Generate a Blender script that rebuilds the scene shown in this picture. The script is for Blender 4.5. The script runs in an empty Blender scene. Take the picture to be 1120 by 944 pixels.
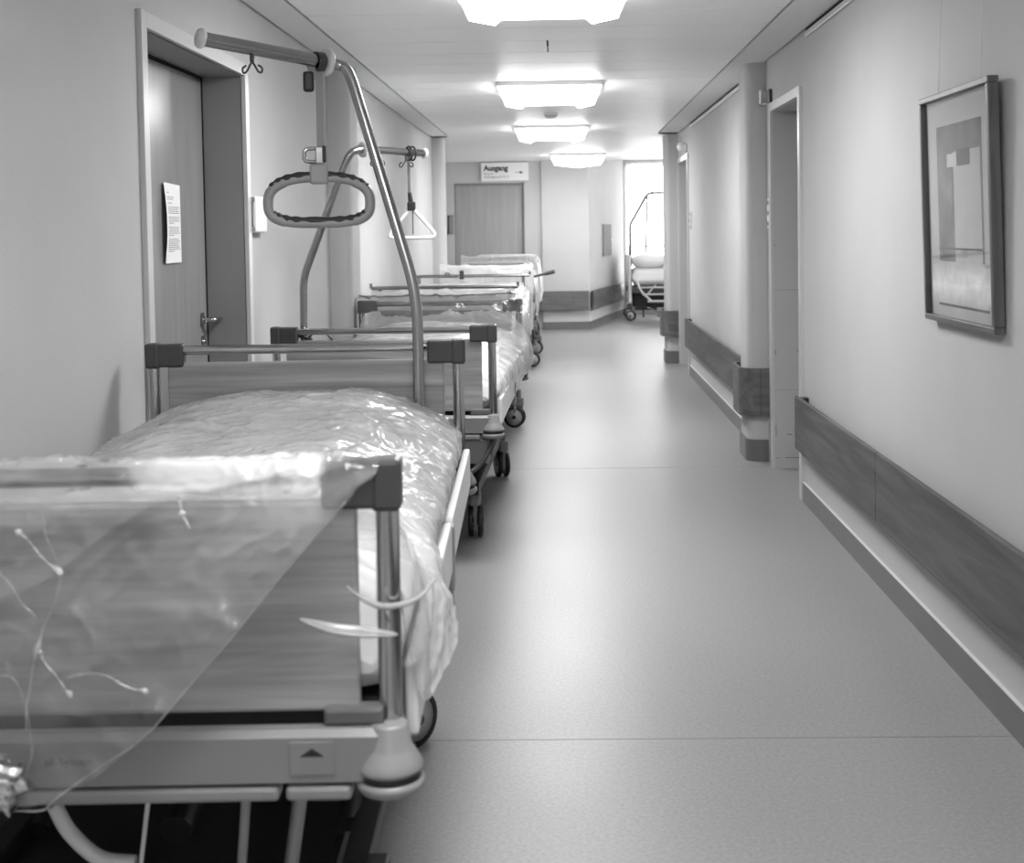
import bpy, bmesh, math, random
from mathutils import Vector, Matrix, noise
random.seed(7)
S = bpy.context.scene
COL = S.collection
PI = math.pi

# ------------------------------------------------------------------ helpers
class MB:
    """collects geometry for ONE mesh object"""
    def __init__(s): s.v = []; s.f = []; s.sm = []; s.mi = []
    def add(s, vs, fs, smooth=False, mi=0, M=None):
        b = len(s.v)
        for p in vs:
            p = Vector(p)
            s.v.append(M @ p if M else p)
        for f in fs:
            s.f.append([b + i for i in f]); s.sm.append(smooth); s.mi.append(mi)
        return s
    def box(s, a, b, bev=0.0, mi=0, M=None, seg=2):
        (x0, y0, z0), (x1, y1, z1) = a, b
        bm = bmesh.new()
        bmesh.ops.create_cube(bm, size=1)
        for v in bm.verts:
            v.co = Vector(((x0+x1)/2 + v.co.x*(x1-x0), (y0+y1)/2 + v.co.y*(y1-y0), (z0+z1)/2 + v.co.z*(z1-z0)))
        if bev > 0:
            bev = min(bev, .49*min(abs(x1-x0), abs(y1-y0), abs(z1-z0)))
            bmesh.ops.bevel(bm, geom=bm.edges[:], offset=bev, segments=seg, affect='EDGES', profile=.5)
        bm.normal_update()
        for i, v in enumerate(bm.verts): v.index = i
        s.add([v.co.copy() for v in bm.verts], [[v.index for v in f.verts] for f in bm.faces], False, mi, M)
        bm.free(); return s
    def tube(s, pts, r, seg=14, closed=False, mi=0, M=None, caps=True):
        pts = [Vector(p) for p in pts]; n = len(pts)
        rr = r if isinstance(r, (list, tuple)) else [r]*n
        tans = []
        for i in range(n):
            if closed: t = pts[(i+1) % n] - pts[i-1]
            else: t = pts[min(i+1, n-1)] - pts[max(i-1, 0)]
            tans.append(t.normalized())
        up = Vector((0, 0, 1)) if abs(tans[0].z) < .9 else Vector((0, 1, 0))
        u = (up - tans[0]*up.dot(tans[0])).normalized()
        vs = []
        for i in range(n):
            u = (u - tans[i]*u.dot(tans[i])).normalized()
            w = tans[i].cross(u)
            for k in range(seg):
                a = 2*PI*k/seg
                vs.append(pts[i] + (u*math.cos(a) + w*math.sin(a))*rr[i])
        fs = []
        m = n if closed else n-1
        for i in range(m):
            j = (i+1) % n
            for k in range(seg):
                l = (k+1) % seg
                fs.append([i*seg+k, j*seg+k, j*seg+l, i*seg+l][::-1])
        s.add(vs, fs, True, mi, M)
        if caps and not closed:
            s.add(vs[:seg], [list(range(seg))], False, mi, M)
            s.add(vs[-seg:], [list(range(seg))[::-1]], False, mi, M)
        return s
    def lathe(s, prof, c=(0, 0, 0), seg=32, mi=0, M=None, smooth=True, caps=True):
        c = Vector(c); vs = []; fs = []
        for (r, z) in prof:
            for k in range(seg):
                a = 2*PI*k/seg
                vs.append(c + Vector((r*math.cos(a), r*math.sin(a), z)))
        for i in range(len(prof)-1):
            for k in range(seg):
                l = (k+1) % seg
                fs.append([i*seg+k, i*seg+l, (i+1)*seg+l, (i+1)*seg+k])
        s.add(vs, fs, smooth, mi, M)
        if caps and prof[0][0] > 1e-4: s.add(vs[:seg], [list(range(seg))[::-1]], False, mi, M)
        if caps and prof[-1][0] > 1e-4: s.add(vs[-seg:], [list(range(seg))], False, mi, M)
        return s
    def prism(s, poly, y0, y1, mi=0, M=None):
        """polygon in (x,z) extruded along y"""
        n = len(poly)
        vs = [(p[0], y0, p[1]) for p in poly] + [(p[0], y1, p[1]) for p in poly]
        fs = [list(range(n)), list(range(n, 2*n))[::-1]]
        for i in range(n):
            j = (i+1) % n
            fs.append([i, i+n, j+n, j])
        return s.add(vs, fs, False, mi, M)
    def grid(s, P, closed_u=False, mi=0, M=None, smooth=True):
        nv = len(P); nu = len(P[0])
        vs = [p for row in P for p in row]; fs = []
        for i in range(nv-1):
            for k in range(nu if closed_u else nu-1):
                l = (k+1) % nu
                fs.append([i*nu+k, i*nu+l, (i+1)*nu+l, (i+1)*nu+k])
        return s.add(vs, fs, smooth, mi, M)
    def build(s, name, mats, parent=None, loc=None, rotz=0, fixn=True):
        me = bpy.data.meshes.new(name)
        me.from_pydata([tuple(v) for v in s.v], [], s.f)
        me.polygons.foreach_set('use_smooth', s.sm)
        me.polygons.foreach_set('material_index', s.mi)
        if not isinstance(mats, (list, tuple)): mats = [mats]
        for m in mats: me.materials.append(m)
        if fixn:
            bm = bmesh.new(); bm.from_mesh(me)
            bmesh.ops.recalc_face_normals(bm, faces=bm.faces[:]); bm.to_mesh(me); bm.free()
        me.update()
        o = bpy.data.objects.new(name, me); COL.objects.link(o)
        if loc: o.location = loc
        o.rotation_euler = (0, 0, rotz)
        if parent: o.parent = parent
        return o

def tag(o, label, cat, group=None, kind=None):
    o['label'] = label; o['category'] = cat
    if group: o['group'] = group
    if kind: o['kind'] = kind
    return o
def thing(name, label, cat, loc=(0, 0, 0), rotz=0, group=None):
    o = bpy.data.objects.new(name, None); COL.objects.link(o)
    o.empty_display_size = .1
    o.location = loc; o.rotation_euler = (0, 0, rotz)
    return tag(o, label, cat, group)
def struct(name, mb, m, label=None, parent=None):
    o = mb.build(name, m, parent)
    if parent is None:
        o['kind'] = 'structure'
        if label: o['label'] = label; o['category'] = name.split('_')[0]
    return o

def catmull(P, n, closed=False):
    """resample control points to n points with a Catmull-Rom spline (uniform in control index)"""
    P = [Vector(p) for p in P]; m = len(P); out = []
    L = m if closed else m-1
    for i in range(n):
        t = i*L/(n if closed else n-1)
        k = min(int(t), L-1); f = t-k
        if closed: a, b, c, d = P[(k-1) % m], P[k % m], P[(k+1) % m], P[(k+2) % m]
        else:
            b, c = P[k], P[k+1]
            a = P[k-1] if k > 0 else b*2-c
            d = P[k+2] if k+2 < m else c*2-b
        out.append(.5*((2*b) + (c-a)*f + (2*a-5*b+4*c-d)*f*f + (3*b-a-3*c+d)*f**3))
    return out
def fillet(P, rad, n=6):
    """polyline with rounded corners"""
    P = [Vector(p) for p in P]; out = [P[0]]
    rr = rad if isinstance(rad, (list, tuple)) else [rad]*(len(P)-2)
    for i in range(1, len(P)-1):
        a, b, c = P[i-1], P[i], P[i+1]; r = rr[i-1]
        p0 = b + (a-b).normalized()*min(r, (a-b).length*.49); p1 = b + (c-b).normalized()*min(r, (c-b).length*.49)
        for k in range(n+1):
            t = k/n; out.append(p0*(1-t)**2 + b*2*t*(1-t) + p1*t*t)
    out.append(P[-1]); return out
def sm(t):
    t = max(0, min(1, t)); return t*t*(3-2*t)
def lerp(pts, x):
    if x <= pts[0][0]: return pts[0][1]
    for (a, b), (c, d) in zip(pts, pts[1:]):
        if x <= c: return b+(d-b)*(x-a)/(c-a)
    return pts[-1][1]

# ------------------------------------------------------------------ materials
def mat(name, base=.5, rough=.5, metal=0, spec=.5, noise_amt=0, noise_scale=8, bump=0, bump_scale=60, emit=0, coat=0):
    m = bpy.data.materials.new(name); m.use_nodes = True
    nt = m.node_tree; N = nt.nodes; Lk = nt.links; b = N['Principled BSDF']
    b.inputs['Base Color'].default_value = (base, base, base, 1)
    b.inputs['Roughness'].default_value = rough; b.inputs['Metallic'].default_value = metal
    b.inputs['Specular IOR Level'].default_value = spec
    if coat: b.inputs['Coat Weight'].default_value = coat; b.inputs['Coat Roughness'].default_value = .12
    if noise_amt or bump:
        tc = N.new('ShaderNodeTexCoord')
    if noise_amt:
        nz = N.new('ShaderNodeTexNoise'); nz.inputs['Scale'].default_value = noise_scale; nz.inputs['Detail'].default_value = 6
        mr = N.new('ShaderNodeMapRange')
        mr.inputs['To Min'].default_value = base*(1-noise_amt); mr.inputs['To Max'].default_value = base*(1+noise_amt)
        mr.inputs['From Min'].default_value = .25; mr.inputs['From Max'].default_value = .75
        Lk.new(tc.outputs['Object'], nz.inputs['Vector']); Lk.new(nz.outputs['Fac'], mr.inputs['Value'])
        Lk.new(mr.outputs['Result'], b.inputs['Base Color'])
    if bump:
        n2 = N.new('ShaderNodeTexNoise'); n2.inputs['Scale'].default_value = bump_scale; n2.inputs['Detail'].default_value = 4
        bp = N.new('ShaderNodeBump'); bp.inputs['Strength'].default_value = bump; bp.inputs['Distance'].default_value = .003
        Lk.new(tc.outputs['Object'], n2.inputs['Vector']); Lk.new(n2.outputs['Fac'], bp.inputs['Height'])
        Lk.new(bp.outputs['Normal'], b.inputs['Normal'])
    if emit:
        b.inputs['Emission Color'].default_value = (1, 1, 1, 1); b.inputs['Emission Strength'].default_value = emit
    return m

def wood(name, dark, light, axis=0, rough=.35, scale=1.0):
    m = bpy.data.materials.new(name); m.use_nodes = True
    nt = m.node_tree; N = nt.nodes; Lk = nt.links; b = N['Principled BSDF']
    tc = N.new('ShaderNodeTexCoord'); mp = N.new('ShaderNodeMapping')
    sc = [14*scale, 14*scale, 14*scale]; sc[axis] = 1.1*scale
    mp.inputs['Scale'].default_value = sc
    n1 = N.new('ShaderNodeTexNoise'); n1.inputs['Scale'].default_value = 1.1; n1.inputs['Detail'].default_value = 7; n1.inputs['Distortion'].default_value = 1.3
    mp2 = N.new('ShaderNodeMapping'); s2 = [130*scale]*3; s2[axis] = 3*scale; mp2.inputs['Scale'].default_value = s2
    n2 = N.new('ShaderNodeTexNoise'); n2.inputs['Scale'].default_value = 1; n2.inputs['Detail'].default_value = 3
    mx = N.new('ShaderNodeMath'); mx.operation = 'MULTIPLY_ADD'; mx.inputs[1].default_value = .28
    ramp = N.new('ShaderNodeValToRGB')
    e = ramp.color_ramp.elements
    e[0].position = .48; e[0].color = (dark, dark, dark, 1); e[1].position = .80; e[1].color = (light, light, light, 1)
    Lk.new(tc.outputs['Object'], mp.inputs['Vector']); Lk.new(tc.outputs['Object'], mp2.inputs['Vector'])
    Lk.new(mp.outputs['Vector'], n1.inputs['Vector']); Lk.new(mp2.outputs['Vector'], n2.inputs['Vector'])
    Lk.new(n2.outputs['Fac'], mx.inputs[0]); Lk.new(n1.outputs['Fac'], mx.inputs[2])
    Lk.new(mx.outputs['Value'], ramp.inputs['Fac']); Lk.new(ramp.outputs['Color'], b.inputs['Base Color'])
    b.inputs['Roughness'].default_value = rough
    return m

def film(name, haze, gloss=1.0, rough=.13, streak=.25, scale=5.0, white=.9, clear=.97, attr=False):
    """clear plastic sheet: mostly see-through, milky in streaks, glossy by Fresnel"""
    m = bpy.data.materials.new(name); m.use_nodes = True
    nt = m.node_tree; N = nt.nodes; Lk = nt.links
    for n in list(N): N.remove(n)
    out = N.new('ShaderNodeOutputMaterial')
    tr = N.new('ShaderNodeBsdfTransparent'); tr.inputs['Color'].default_value = (clear, clear, clear, 1)
    df = N.new('ShaderNodeBsdfDiffuse'); df.inputs['Color'].default_value = (white, white, white, 1)
    tl = N.new('ShaderNodeBsdfTranslucent'); tl.inputs['Color'].default_value = (white, white, white, 1)
    dm = N.new('ShaderNodeMixShader'); dm.inputs[0].default_value = .4
    Lk.new(df.outputs[0], dm.inputs[1]); Lk.new(tl.outputs[0], dm.inputs[2])
    tc = N.new('ShaderNodeTexCoord')
    nz = N.new('ShaderNodeTexNoise'); nz.inputs['Scale'].default_value = scale; nz.inputs['Detail'].default_value = 5; nz.inputs['Distortion'].default_value = 1.2
    Lk.new(tc.outputs['Object'], nz.inputs['Vector'])
    mr = N.new('ShaderNodeMapRange'); mr.inputs['From Min'].default_value = .35; mr.inputs['From Max'].default_value = .75
    mr.inputs['To Min'].default_value = haze; mr.inputs['To Max'].default_value = haze+streak
    Lk.new(nz.outputs['Fac'], mr.inputs['Value'])
    hz = mr.outputs['Result']
    if attr:
        at_ = N.new('ShaderNodeAttribute'); at_.attribute_name = 'haze'
        ad = N.new('ShaderNodeMath'); ad.operation = 'ADD'; ad.use_clamp = True
        Lk.new(mr.outputs['Result'], ad.inputs[0]); Lk.new(at_.outputs['Fac'], ad.inputs[1]); hz = ad.outputs[0]
    m1 = N.new('ShaderNodeMixShader'); Lk.new(hz, m1.inputs[0]); Lk.new(tr.outputs[0], m1.inputs[1]); Lk.new(dm.outputs[0], m1.inputs[2])
    gl = N.new('ShaderNodeBsdfGlossy'); gl.inputs['Roughness'].default_value = rough
    fr = N.new('ShaderNodeFresnel'); fr.inputs['IOR'].default_value = 1.5
    mul = N.new('ShaderNodeMath'); mul.operation = 'MULTIPLY'; mul.inputs[1].default_value = gloss; mul.use_clamp = True
    Lk.new(fr.outputs[0], mul.inputs[0])
    m2 = N.new('ShaderNodeMixShader'); Lk.new(mul.outputs[0], m2.inputs[0]); Lk.new(m1.outputs[0], m2.inputs[1]); Lk.new(gl.outputs[0], m2.inputs[2])
    # fine crinkles
    vo = N.new('ShaderNodeTexNoise'); vo.inputs['Scale'].default_value = 14; vo.inputs['Detail'].default_value = 3; vo.inputs['Distortion'].default_value = 2
    Lk.new(tc.outputs['Object'], vo.inputs['Vector'])
    bp = N.new('ShaderNodeBump'); bp.inputs['Strength'].default_value = .35; bp.inputs['Distance'].default_value = .006
    Lk.new(vo.outputs['Fac'], bp.inputs['Height'])
    for n in (gl, fr): Lk.new(bp.outputs['Normal'], n.inputs['Normal'])
    Lk.new(m2.outputs[0], out.inputs['Surface'])
    return m

def glass(name, tint=.95, gl=.5):
    m = bpy.data.materials.new(name); m.use_nodes = True
    nt = m.node_tree; N = nt.nodes; Lk = nt.links
    for n in list(N): N.remove(n)
    out = N.new('ShaderNodeOutputMaterial'); tr = N.new('ShaderNodeBsdfTransparent'); tr.inputs[0].default_value = (tint, tint, tint, 1)
    g = N.new('ShaderNodeBsdfGlossy'); g.inputs['Roughness'].default_value = .03
    fr = N.new('ShaderNodeFresnel'); fr.inputs[0].default_value = 1.45
    mu = N.new('ShaderNodeMath'); mu.operation = 'MULTIPLY'; mu.inputs[1].default_value = gl; Lk.new(fr.outputs[0], mu.inputs[0])
    mx = N.new('ShaderNodeMixShader'); Lk.new(mu.outputs[0], mx.inputs[0]); Lk.new(tr.outputs[0], mx.inputs[1]); Lk.new(g.outputs[0], mx.inputs[2])
    Lk.new(mx.outputs[0], out.inputs[0]); return m

def floor_mat():
    m = mat('linoleum', .36, .3, spec=.4)
    nt = m.node_tree; N = nt.nodes; Lk = nt.links; b = N['Principled BSDF']
    tc = N.new('ShaderNodeTexCoord')
    n1 = N.new('ShaderNodeTexNoise'); n1.inputs['Scale'].default_value = 95; n1.inputs['Detail'].default_value = 8
    n2 = N.new('ShaderNodeTexNoise'); n2.inputs['Scale'].default_value = 1.3; n2.inputs['Detail'].default_value = 2
    for n in (n1, n2): Lk.new(tc.outputs['Object'], n.inputs['Vector'])
    a = N.new('ShaderNodeMapRange'); a.inputs['From Min'].default_value = .3; a.inputs['From Max'].default_value = .7; a.inputs['To Min'].default_value = .235; a.inputs['To Max'].default_value = .305
    c = N.new('ShaderNodeMapRange'); c.inputs['From Min'].default_value = .1; c.inputs['From Max'].default_value = .9; c.inputs['To Min'].default_value = .94; c.inputs['To Max'].default_value = 1.06
    Lk.new(n1.outputs['Fac'], a.inputs['Value']); Lk.new(n2.outputs['Fac'], c.inputs['Value'])
    mu = N.new('ShaderNodeMath'); mu.operation = 'MULTIPLY'; Lk.new(a.outputs['Result'], mu.inputs[0]); Lk.new(c.outputs['Result'], mu.inputs[1])
    Lk.new(mu.outputs[0], b.inputs['Base Color'])
    r = N.new('ShaderNodeMapRange'); r.inputs['From Min'].default_value = 0; r.inputs['From Max'].default_value = 1; r.inputs['To Min'].default_value = .31; r.inputs['To Max'].default_value = .41
    Lk.new(n2.outputs['Fac'], r.inputs['Value']); Lk.new(r.outputs['Result'], b.inputs['Roughness'])
    bp = N.new('ShaderNodeBump'); bp.inputs['Strength'].default_value = .04; bp.inputs['Distance'].default_value = .002
    Lk.new(n1.outputs['Fac'], bp.inputs['Height']); Lk.new(bp.outputs['Normal'], b.inputs['Normal'])
    return m

def curtain_mat():
    m = bpy.data.materials.new('sheer_fabric'); m.use_nodes = True
    nt = m.node_tree; N = nt.nodes; Lk = nt.links
    for n in list(N): N.remove(n)
    out = N.new('ShaderNodeOutputMaterial')
    tr = N.new('ShaderNodeBsdfTransparent'); tl = N.new('ShaderNodeBsdfTranslucent'); tl.inputs[0].default_value = (.95, .95, .95, 1)
    df = N.new('ShaderNodeBsdfDiffuse'); df.inputs[0].default_value = (.9, .9, .9, 1)
    a = N.new('ShaderNodeMixShader'); a.inputs[0].default_value = .3; Lk.new(tl.outputs[0], a.inputs[1]); Lk.new(df.outputs[0], a.inputs[2])
    c = N.new('ShaderNodeMixShader'); c.inputs[0].default_value = .55; Lk.new(tr.outputs[0], c.inputs[1]); Lk.new(a.outputs[0], c.inputs[2])
    Lk.new(c.outputs[0], out.inputs[0]); return m

M = {}
LAMP = 9
LAMPB = 30
M['wall'] = mat('wall_paint', .50, .85, spec=.2, noise_amt=.03, noise_scale=3, bump=.25, bump_scale=110)
M['ceil'] = mat('ceiling_metal', .9, .4, spec=.3)
M['strip'] = mat('ceiling_plaster', .74, .7, spec=.2)
M['gap'] = mat('dark_gap', .02, .9, spec=.1)
M['floor'] = floor_mat()
M['seam'] = mat('floor_weld', .22, .4)
M['base'] = mat('baseboard_vinyl', .14, .4, noise_amt=.06)
M['basetop'] = mat('baseboard_edge', .6, .4)
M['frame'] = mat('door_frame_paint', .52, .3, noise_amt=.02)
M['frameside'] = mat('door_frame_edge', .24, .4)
M['leaf'] = wood('door_veneer', .20, .255, 2, .28, .6)
M['leaf2'] = wood('far_door_veneer', .32, .37, 2, .4, .6)
M['jamb'] = mat('jamb_paint', .46, .4, noise_amt=.02)
M['rail'] = wood('bumper_wood', .055, .115, 1, .5, .9)
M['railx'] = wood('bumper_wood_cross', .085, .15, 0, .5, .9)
M['bedwood'] = wood('bed_panel_wood', .19, .40, 0, .3, .8)
M['chrome'] = mat('chrome', .5, .13, metal=1)
M['steel'] = mat('satin_steel', .36, .24, metal=1)
M['bracket'] = mat('bracket_plastic', .045, .42, noise_amt=.05, noise_scale=30)
M['hub'] = mat('wheel_disc_plastic', .42, .4)
M['ivory'] = mat('ivory_plastic', .205, .38)
M['ivoryd'] = mat('grey_plastic', .22, .4)
M['white'] = mat('white_plastic', .72, .35)
M['whitetube'] = mat('white_painted_tube', .62, .3)
M['greytube'] = mat('grey_painted_tube', .26, .35)
M['clampg'] = mat('clamp_plastic', .12, .4)
M['black'] = mat('black_rubber', .012, .5)
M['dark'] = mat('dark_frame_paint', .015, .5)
M['dgrey'] = mat('dark_grey_plastic', .05, .45)
M['grip'] = mat('grip_rubber', .022, .55, bump=.3, bump_scale=200)
M['handle'] = mat('grab_handle_plastic', .27, .4)
M['strap'] = mat('grey_webbing', .26, .7, bump=.4, bump_scale=400)
M['cap'] = mat('milky_plastic', .6, .35)
M['linen'] = mat('mattress_linen', .93, .85, spec=.1, noise_amt=.05, noise_scale=5)
M['pillow'] = mat('pillow_linen', .84, .85, spec=.1)
M['film'] = film('clear_film', .07, 1.3, .16, .14, 4, clear=.84)
M['film_top'] = film('clear_film', .0, .75, .13, .16, 6, .95, attr=True)
M['film_dense'] = film('bunched_film', .34, 1.8, .15, .3, 10)
M['film_far'] = film('milky_film', .45, .6, .25, .3, 5, .95)
M['film_white'] = film('white_film', .62, .5, .25, .2, 5, .95)
M['paper'] = mat('paper', .78, .6)
M['ink'] = mat('ink', .16, .7)
M['inkb'] = mat('black_ink', .012, .5)
M['lamp'] = mat('lamp_diffuser', .85, .4, emit=LAMP)
M['lampb'] = mat('lamp_diffuser_underside', .85, .4, emit=LAMPB)
M['glass'] = glass('window_glass', .96, .6)
M['picglass'] = glass('picture_glass', .97, .35)
M['curtain'] = curtain_mat()
M['picframe'] = wood('picture_frame_wood', .07, .12, 2, .35, 2)
M['winframe'] = mat('window_frame_paint', .7, .4)
M['sign'] = mat('sign_plate', .8, .35)
M['metalbox'] = mat('grey_cabinet_paint', .27, .9, spec=.1, noise_amt=.03)
M['hall'] = mat('rear_wall_paint', .42, .6)

# ------------------------------------------------------------------ camera
F = 1400.0; PPX, PPY = 585.0, 312.0; VX, VY = 613.0, 252.0; ROLL = .015; H = 1.4
yaw = math.atan((VX-PPX)/F); pit = math.atan((PPY-VY)/F)
fw = Vector((-math.sin(yaw)*math.cos(pit), math.cos(yaw)*math.cos(pit), -math.sin(pit)))
ri = fw.cross(Vector((0, 0, 1))).normalized(); up = ri.cross(fw)
c_, s_ = math.cos(ROLL), math.sin(ROLL)
r2 = ri*c_ - up*s_; u2 = ri*s_ + up*c_
cd = bpy.data.cameras.new('camera'); cam = bpy.data.objects.new('camera', cd); COL.objects.link(cam)
mw = Matrix.Identity(4)
for i in range(3):
    mw[i][0] = r2[i]; mw[i][1] = u2[i]; mw[i][2] = -fw[i]
mw[0][3], mw[1][3], mw[2][3] = 0, 0, H
cam.matrix_world = mw
cd.sensor_width = 36; cd.sensor_fit = 'HORIZONTAL'; cd.lens = F*36/1120
cd.shift_x = -(PPX-560)/1120; cd.shift_y = -(472-PPY)/1120
cd.clip_start = .05; cd.clip_end = 200
cd.dof.use_dof = True; cd.dof.focus_distance = 4.6; cd.dof.aperture_fstop = 5.6
S.camera = cam

# ------------------------------------------------------------------ room constants
XL, XR, ZC = -1.315, 1.23, 2.372
YB = -8.0                 # wall behind the camera
YE = 13.25                # end of corridor
# floor
mb = MB(); mb.box((-3.2, YB-.2, -.1), (4.6, 21.6, 0))
struct('floor', mb, M['floor'], 'grey speckled linoleum floor')
mb = MB()
mb.box((XL, 3.462, 0), (XR-.01, 3.468, .0006)); mb.box((XL, 7.46, 0), (XR+.2, 7.466, .0006))
struct('trim_1', mb, M['seam'], 'thin welded seams across the floor')

# ---- left wall
TH = .30
D1a, D1b, D1z = 4.06, 5.325, 2.06     # clear opening of left door
mb = MB()
mb.box((XL-TH, YB, 0), (XL, D1a, ZC+.3)); mb.box((XL-TH, D1b, 0), (XL, YE+.35, ZC+.3)); mb.box((XL-TH, D1a, D1z), (XL, D1b, ZC+.3))
# rounded column
def column_poly(x_wall, dirx, ya, yb, d, r, n=8):
    p = [(x_wall, ya)]
    cx = x_wall + dirx*(d-r)
    for k in range(n+1):
        a = PI/2*k/n; p.append((cx + dirx*r*math.sin(a), ya + r - r*math.cos(a)))
    for k in range(n+1):
        a = PI/2*k/n; p.append((cx + dirx*r*math.cos(a), yb - r + r*math.sin(a)))
    p.append((x_wall, yb)); return p
def vprism(mb, poly, z0, z1, mi=0, smooth=False):
    n = len(poly); vs = [(x, y, z0) for x, y in poly]+[(x, y, z1) for x, y in poly]
    mb.add(vs, [list(range(n))[::-1], [i+n for i in range(n)]], False, mi)
    mb.add(vs, [[i, (i+1) % n, (i+1) % n+n, i+n] for i in range(n)], smooth, mi); return mb
struct('wall_left', mb, M['wall'], 'pale plaster wall along the left side of the corridor')
mb = MB(); vprism(mb, column_poly(XL, 1, 7.3, 7.68, .122, .07), 0, ZC+.2); vprism(mb, column_poly(XL, 1, YE, YE+.35, .122, .07), 0, ZC+.2)
struct('wall_left_columns', mb, M['wall'], 'rounded plaster columns on the left wall')

# ---- right wall
D2a, D2b = 6.56, 7.40      # near right door
D3a, D3b = 12.24, 13.14    # far right door
mb = MB()
mb.box((XR, YB, 0), (XR+TH, D2a, ZC+.3)); mb.box((XR, D2b, 0), (XR+TH, D3a, ZC+.3)); mb.box((XR, D3b, 0), (XR+TH, YE+.35, ZC+.3))
mb.box((XR, D2a, 2.06), (XR+TH, D2b, ZC+.3)); mb.box((XR, D3a, 2.06), (XR+TH, D3b, ZC+.3))
struct('wall_right', mb, M['wall'], 'pale plaster wall along the right side of the corridor')
mb = MB(); vprism(mb, column_poly(XR, -1, 7.63, 8.0, .118, .07), 0, ZC+.2); vprism(mb, column_poly(XR, -1, YE, YE+.35, .135, .05), 0, ZC+.2)
struct('wall_right_columns', mb, M['wall'], 'rounded plaster columns on the right wall')

# ---- baseboards
def baseboard(name, segs, label):
    mb = MB()
    for (x0, y0, x1, y1) in segs:
        mb.box((x0, y0, 0), (x1, y1, .097)); 
        mb.box((x0, y0, .097), (x1, y1, .1005), mi=1)
    struct(name, mb, [M['base'], M['basetop']], label)
t = .012
baseboard('baseboard_right', [(XR-t, YB, XR, 6.49), (XR-t, 8.0, XR, 12.17)], 'dark vinyl baseboard along the right wall')
baseboard('baseboard_left', [(XL, YB, XL+t, 3.99), (XL, 5.4, XL+t, 7.3), (XL, 7.68, XL+t, YE)], 'dark vinyl baseboard along the left wall')
mb = MB()
for (xw, dr, ya, yb, d, r) in ((XR, -1, 7.63, 8.0, .118, .07), (XR, -1, YE, YE+.35, .135, .05), (XL, 1, 7.3, 7.68, .122, .07)):
    vprism(mb, column_poly(xw, dr, ya-.012, yb+.012, d+.012, r+.012), 0, .13)
struct('baseboard_columns', mb, M['base'], 'dark vinyl baseboard around the columns')

# ---- ceiling : metal planks + plaster edge strips + backing
mb = MB()
mb.box((-3.2, YB-.2, ZC+.05), (4.6, 18.0, ZC+.12), mi=1)
y = 6.17-.43*34
XA, XB = -1.118, 1.008
while y < 18:
    y1 = min(y+.422, 18.0)
    if y >= YB-.3:
        xa, xb = (XA, XB) if y1 < YE else (-3.1, 4.5)
        if abs(y-6.6) < .05:
            mb.box((xa, y, ZC-.002), (-.055, y1, ZC+.03)); mb.box((-.045, y, ZC-.002), (xb, y1, ZC+.03))
        else: mb.box((xa, y, ZC-.002), (xb, y1, ZC+.03))
    y += .43
struct('ceiling', mb, [M['ceil'], M['gap']], 'white metal plank ceiling')
mb = MB()
mb.box((XL+.013, YB, ZC-.002), (XA-.016, YE, ZC+.03)); mb.box((XB+.016, YB, ZC-.002), (XR-.013, YE, ZC+.03))
struct('ceiling_edge_strips', mb, M['strip'], 'plaster strips along both ceiling edges')
mb = MB(); mb.box((.3, 17.98, 2.56), (4.6, 21.4, 2.66)); mb.box((.3, 17.98, ZC+.03), (4.6, 18.03, 2.6))
struct('ceiling_alcove', mb, M['ceil'], 'raised white ceiling of the window alcove')
# picture rails below the ceiling edge on the right wall
for k, (a, b) in enumerate(((YB, 6.35), (8.02, 11.9))):
    mb = MB(); mb.box((XR-.016, a, ZC-.045), (XR-.0, b, ZC-.018), .004); mb.box((XR-.01, a, ZC-.018), (XR, b, ZC-.004), mi=1)
    struct('trim_%d' % (k+2), mb, [M['frame'], M['gap']], 'slim white picture rail under the ceiling')

# ---- far end walls
YF = 18.0
mb = MB()
mb.box((-3.2, YF, 0), (-1.475, YF+.2, ZC+.1)); mb.box((-1.475, YF, 2.075), (-.49, YF+.2, ZC+.1)); mb.box((-.49, YF, 0), (-.25, YF+.2, ZC+.1))
mb.box((-.25, YF-.04, 0), (.41, YF+.2, ZC+.1))
struct('wall_far', mb, M['wall'], 'pale end wall with the exit door')
# diagonal wall
A0, A1 = Vector((.41, YF-.04, 0)), Vector((1.04, 20.87, 0))
dv = (A1-A0).normalized(); nrm = Vector((-dv.y, dv.x, 0))
def diag(mb, s0, s1, d0, d1, z0, z1, mi=0):
    p = [A0+dv*s0+nrm*d0, A0+dv*s1+nrm*d0, A0+dv*s1+nrm*d1, A0+dv*s0+nrm*d1]   # positive normal = away from the room (left/back)
    return vprism(mb, [(q.x, q.y) for q in p], z0, z1, mi)
LD = (A1-A0).length
mb = MB(); diag(mb, 0, LD, 0, .2, 0, 2.6)
struct('wall_diagonal', mb, M['wall'], 'slanting wall beside the window alcove')
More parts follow.
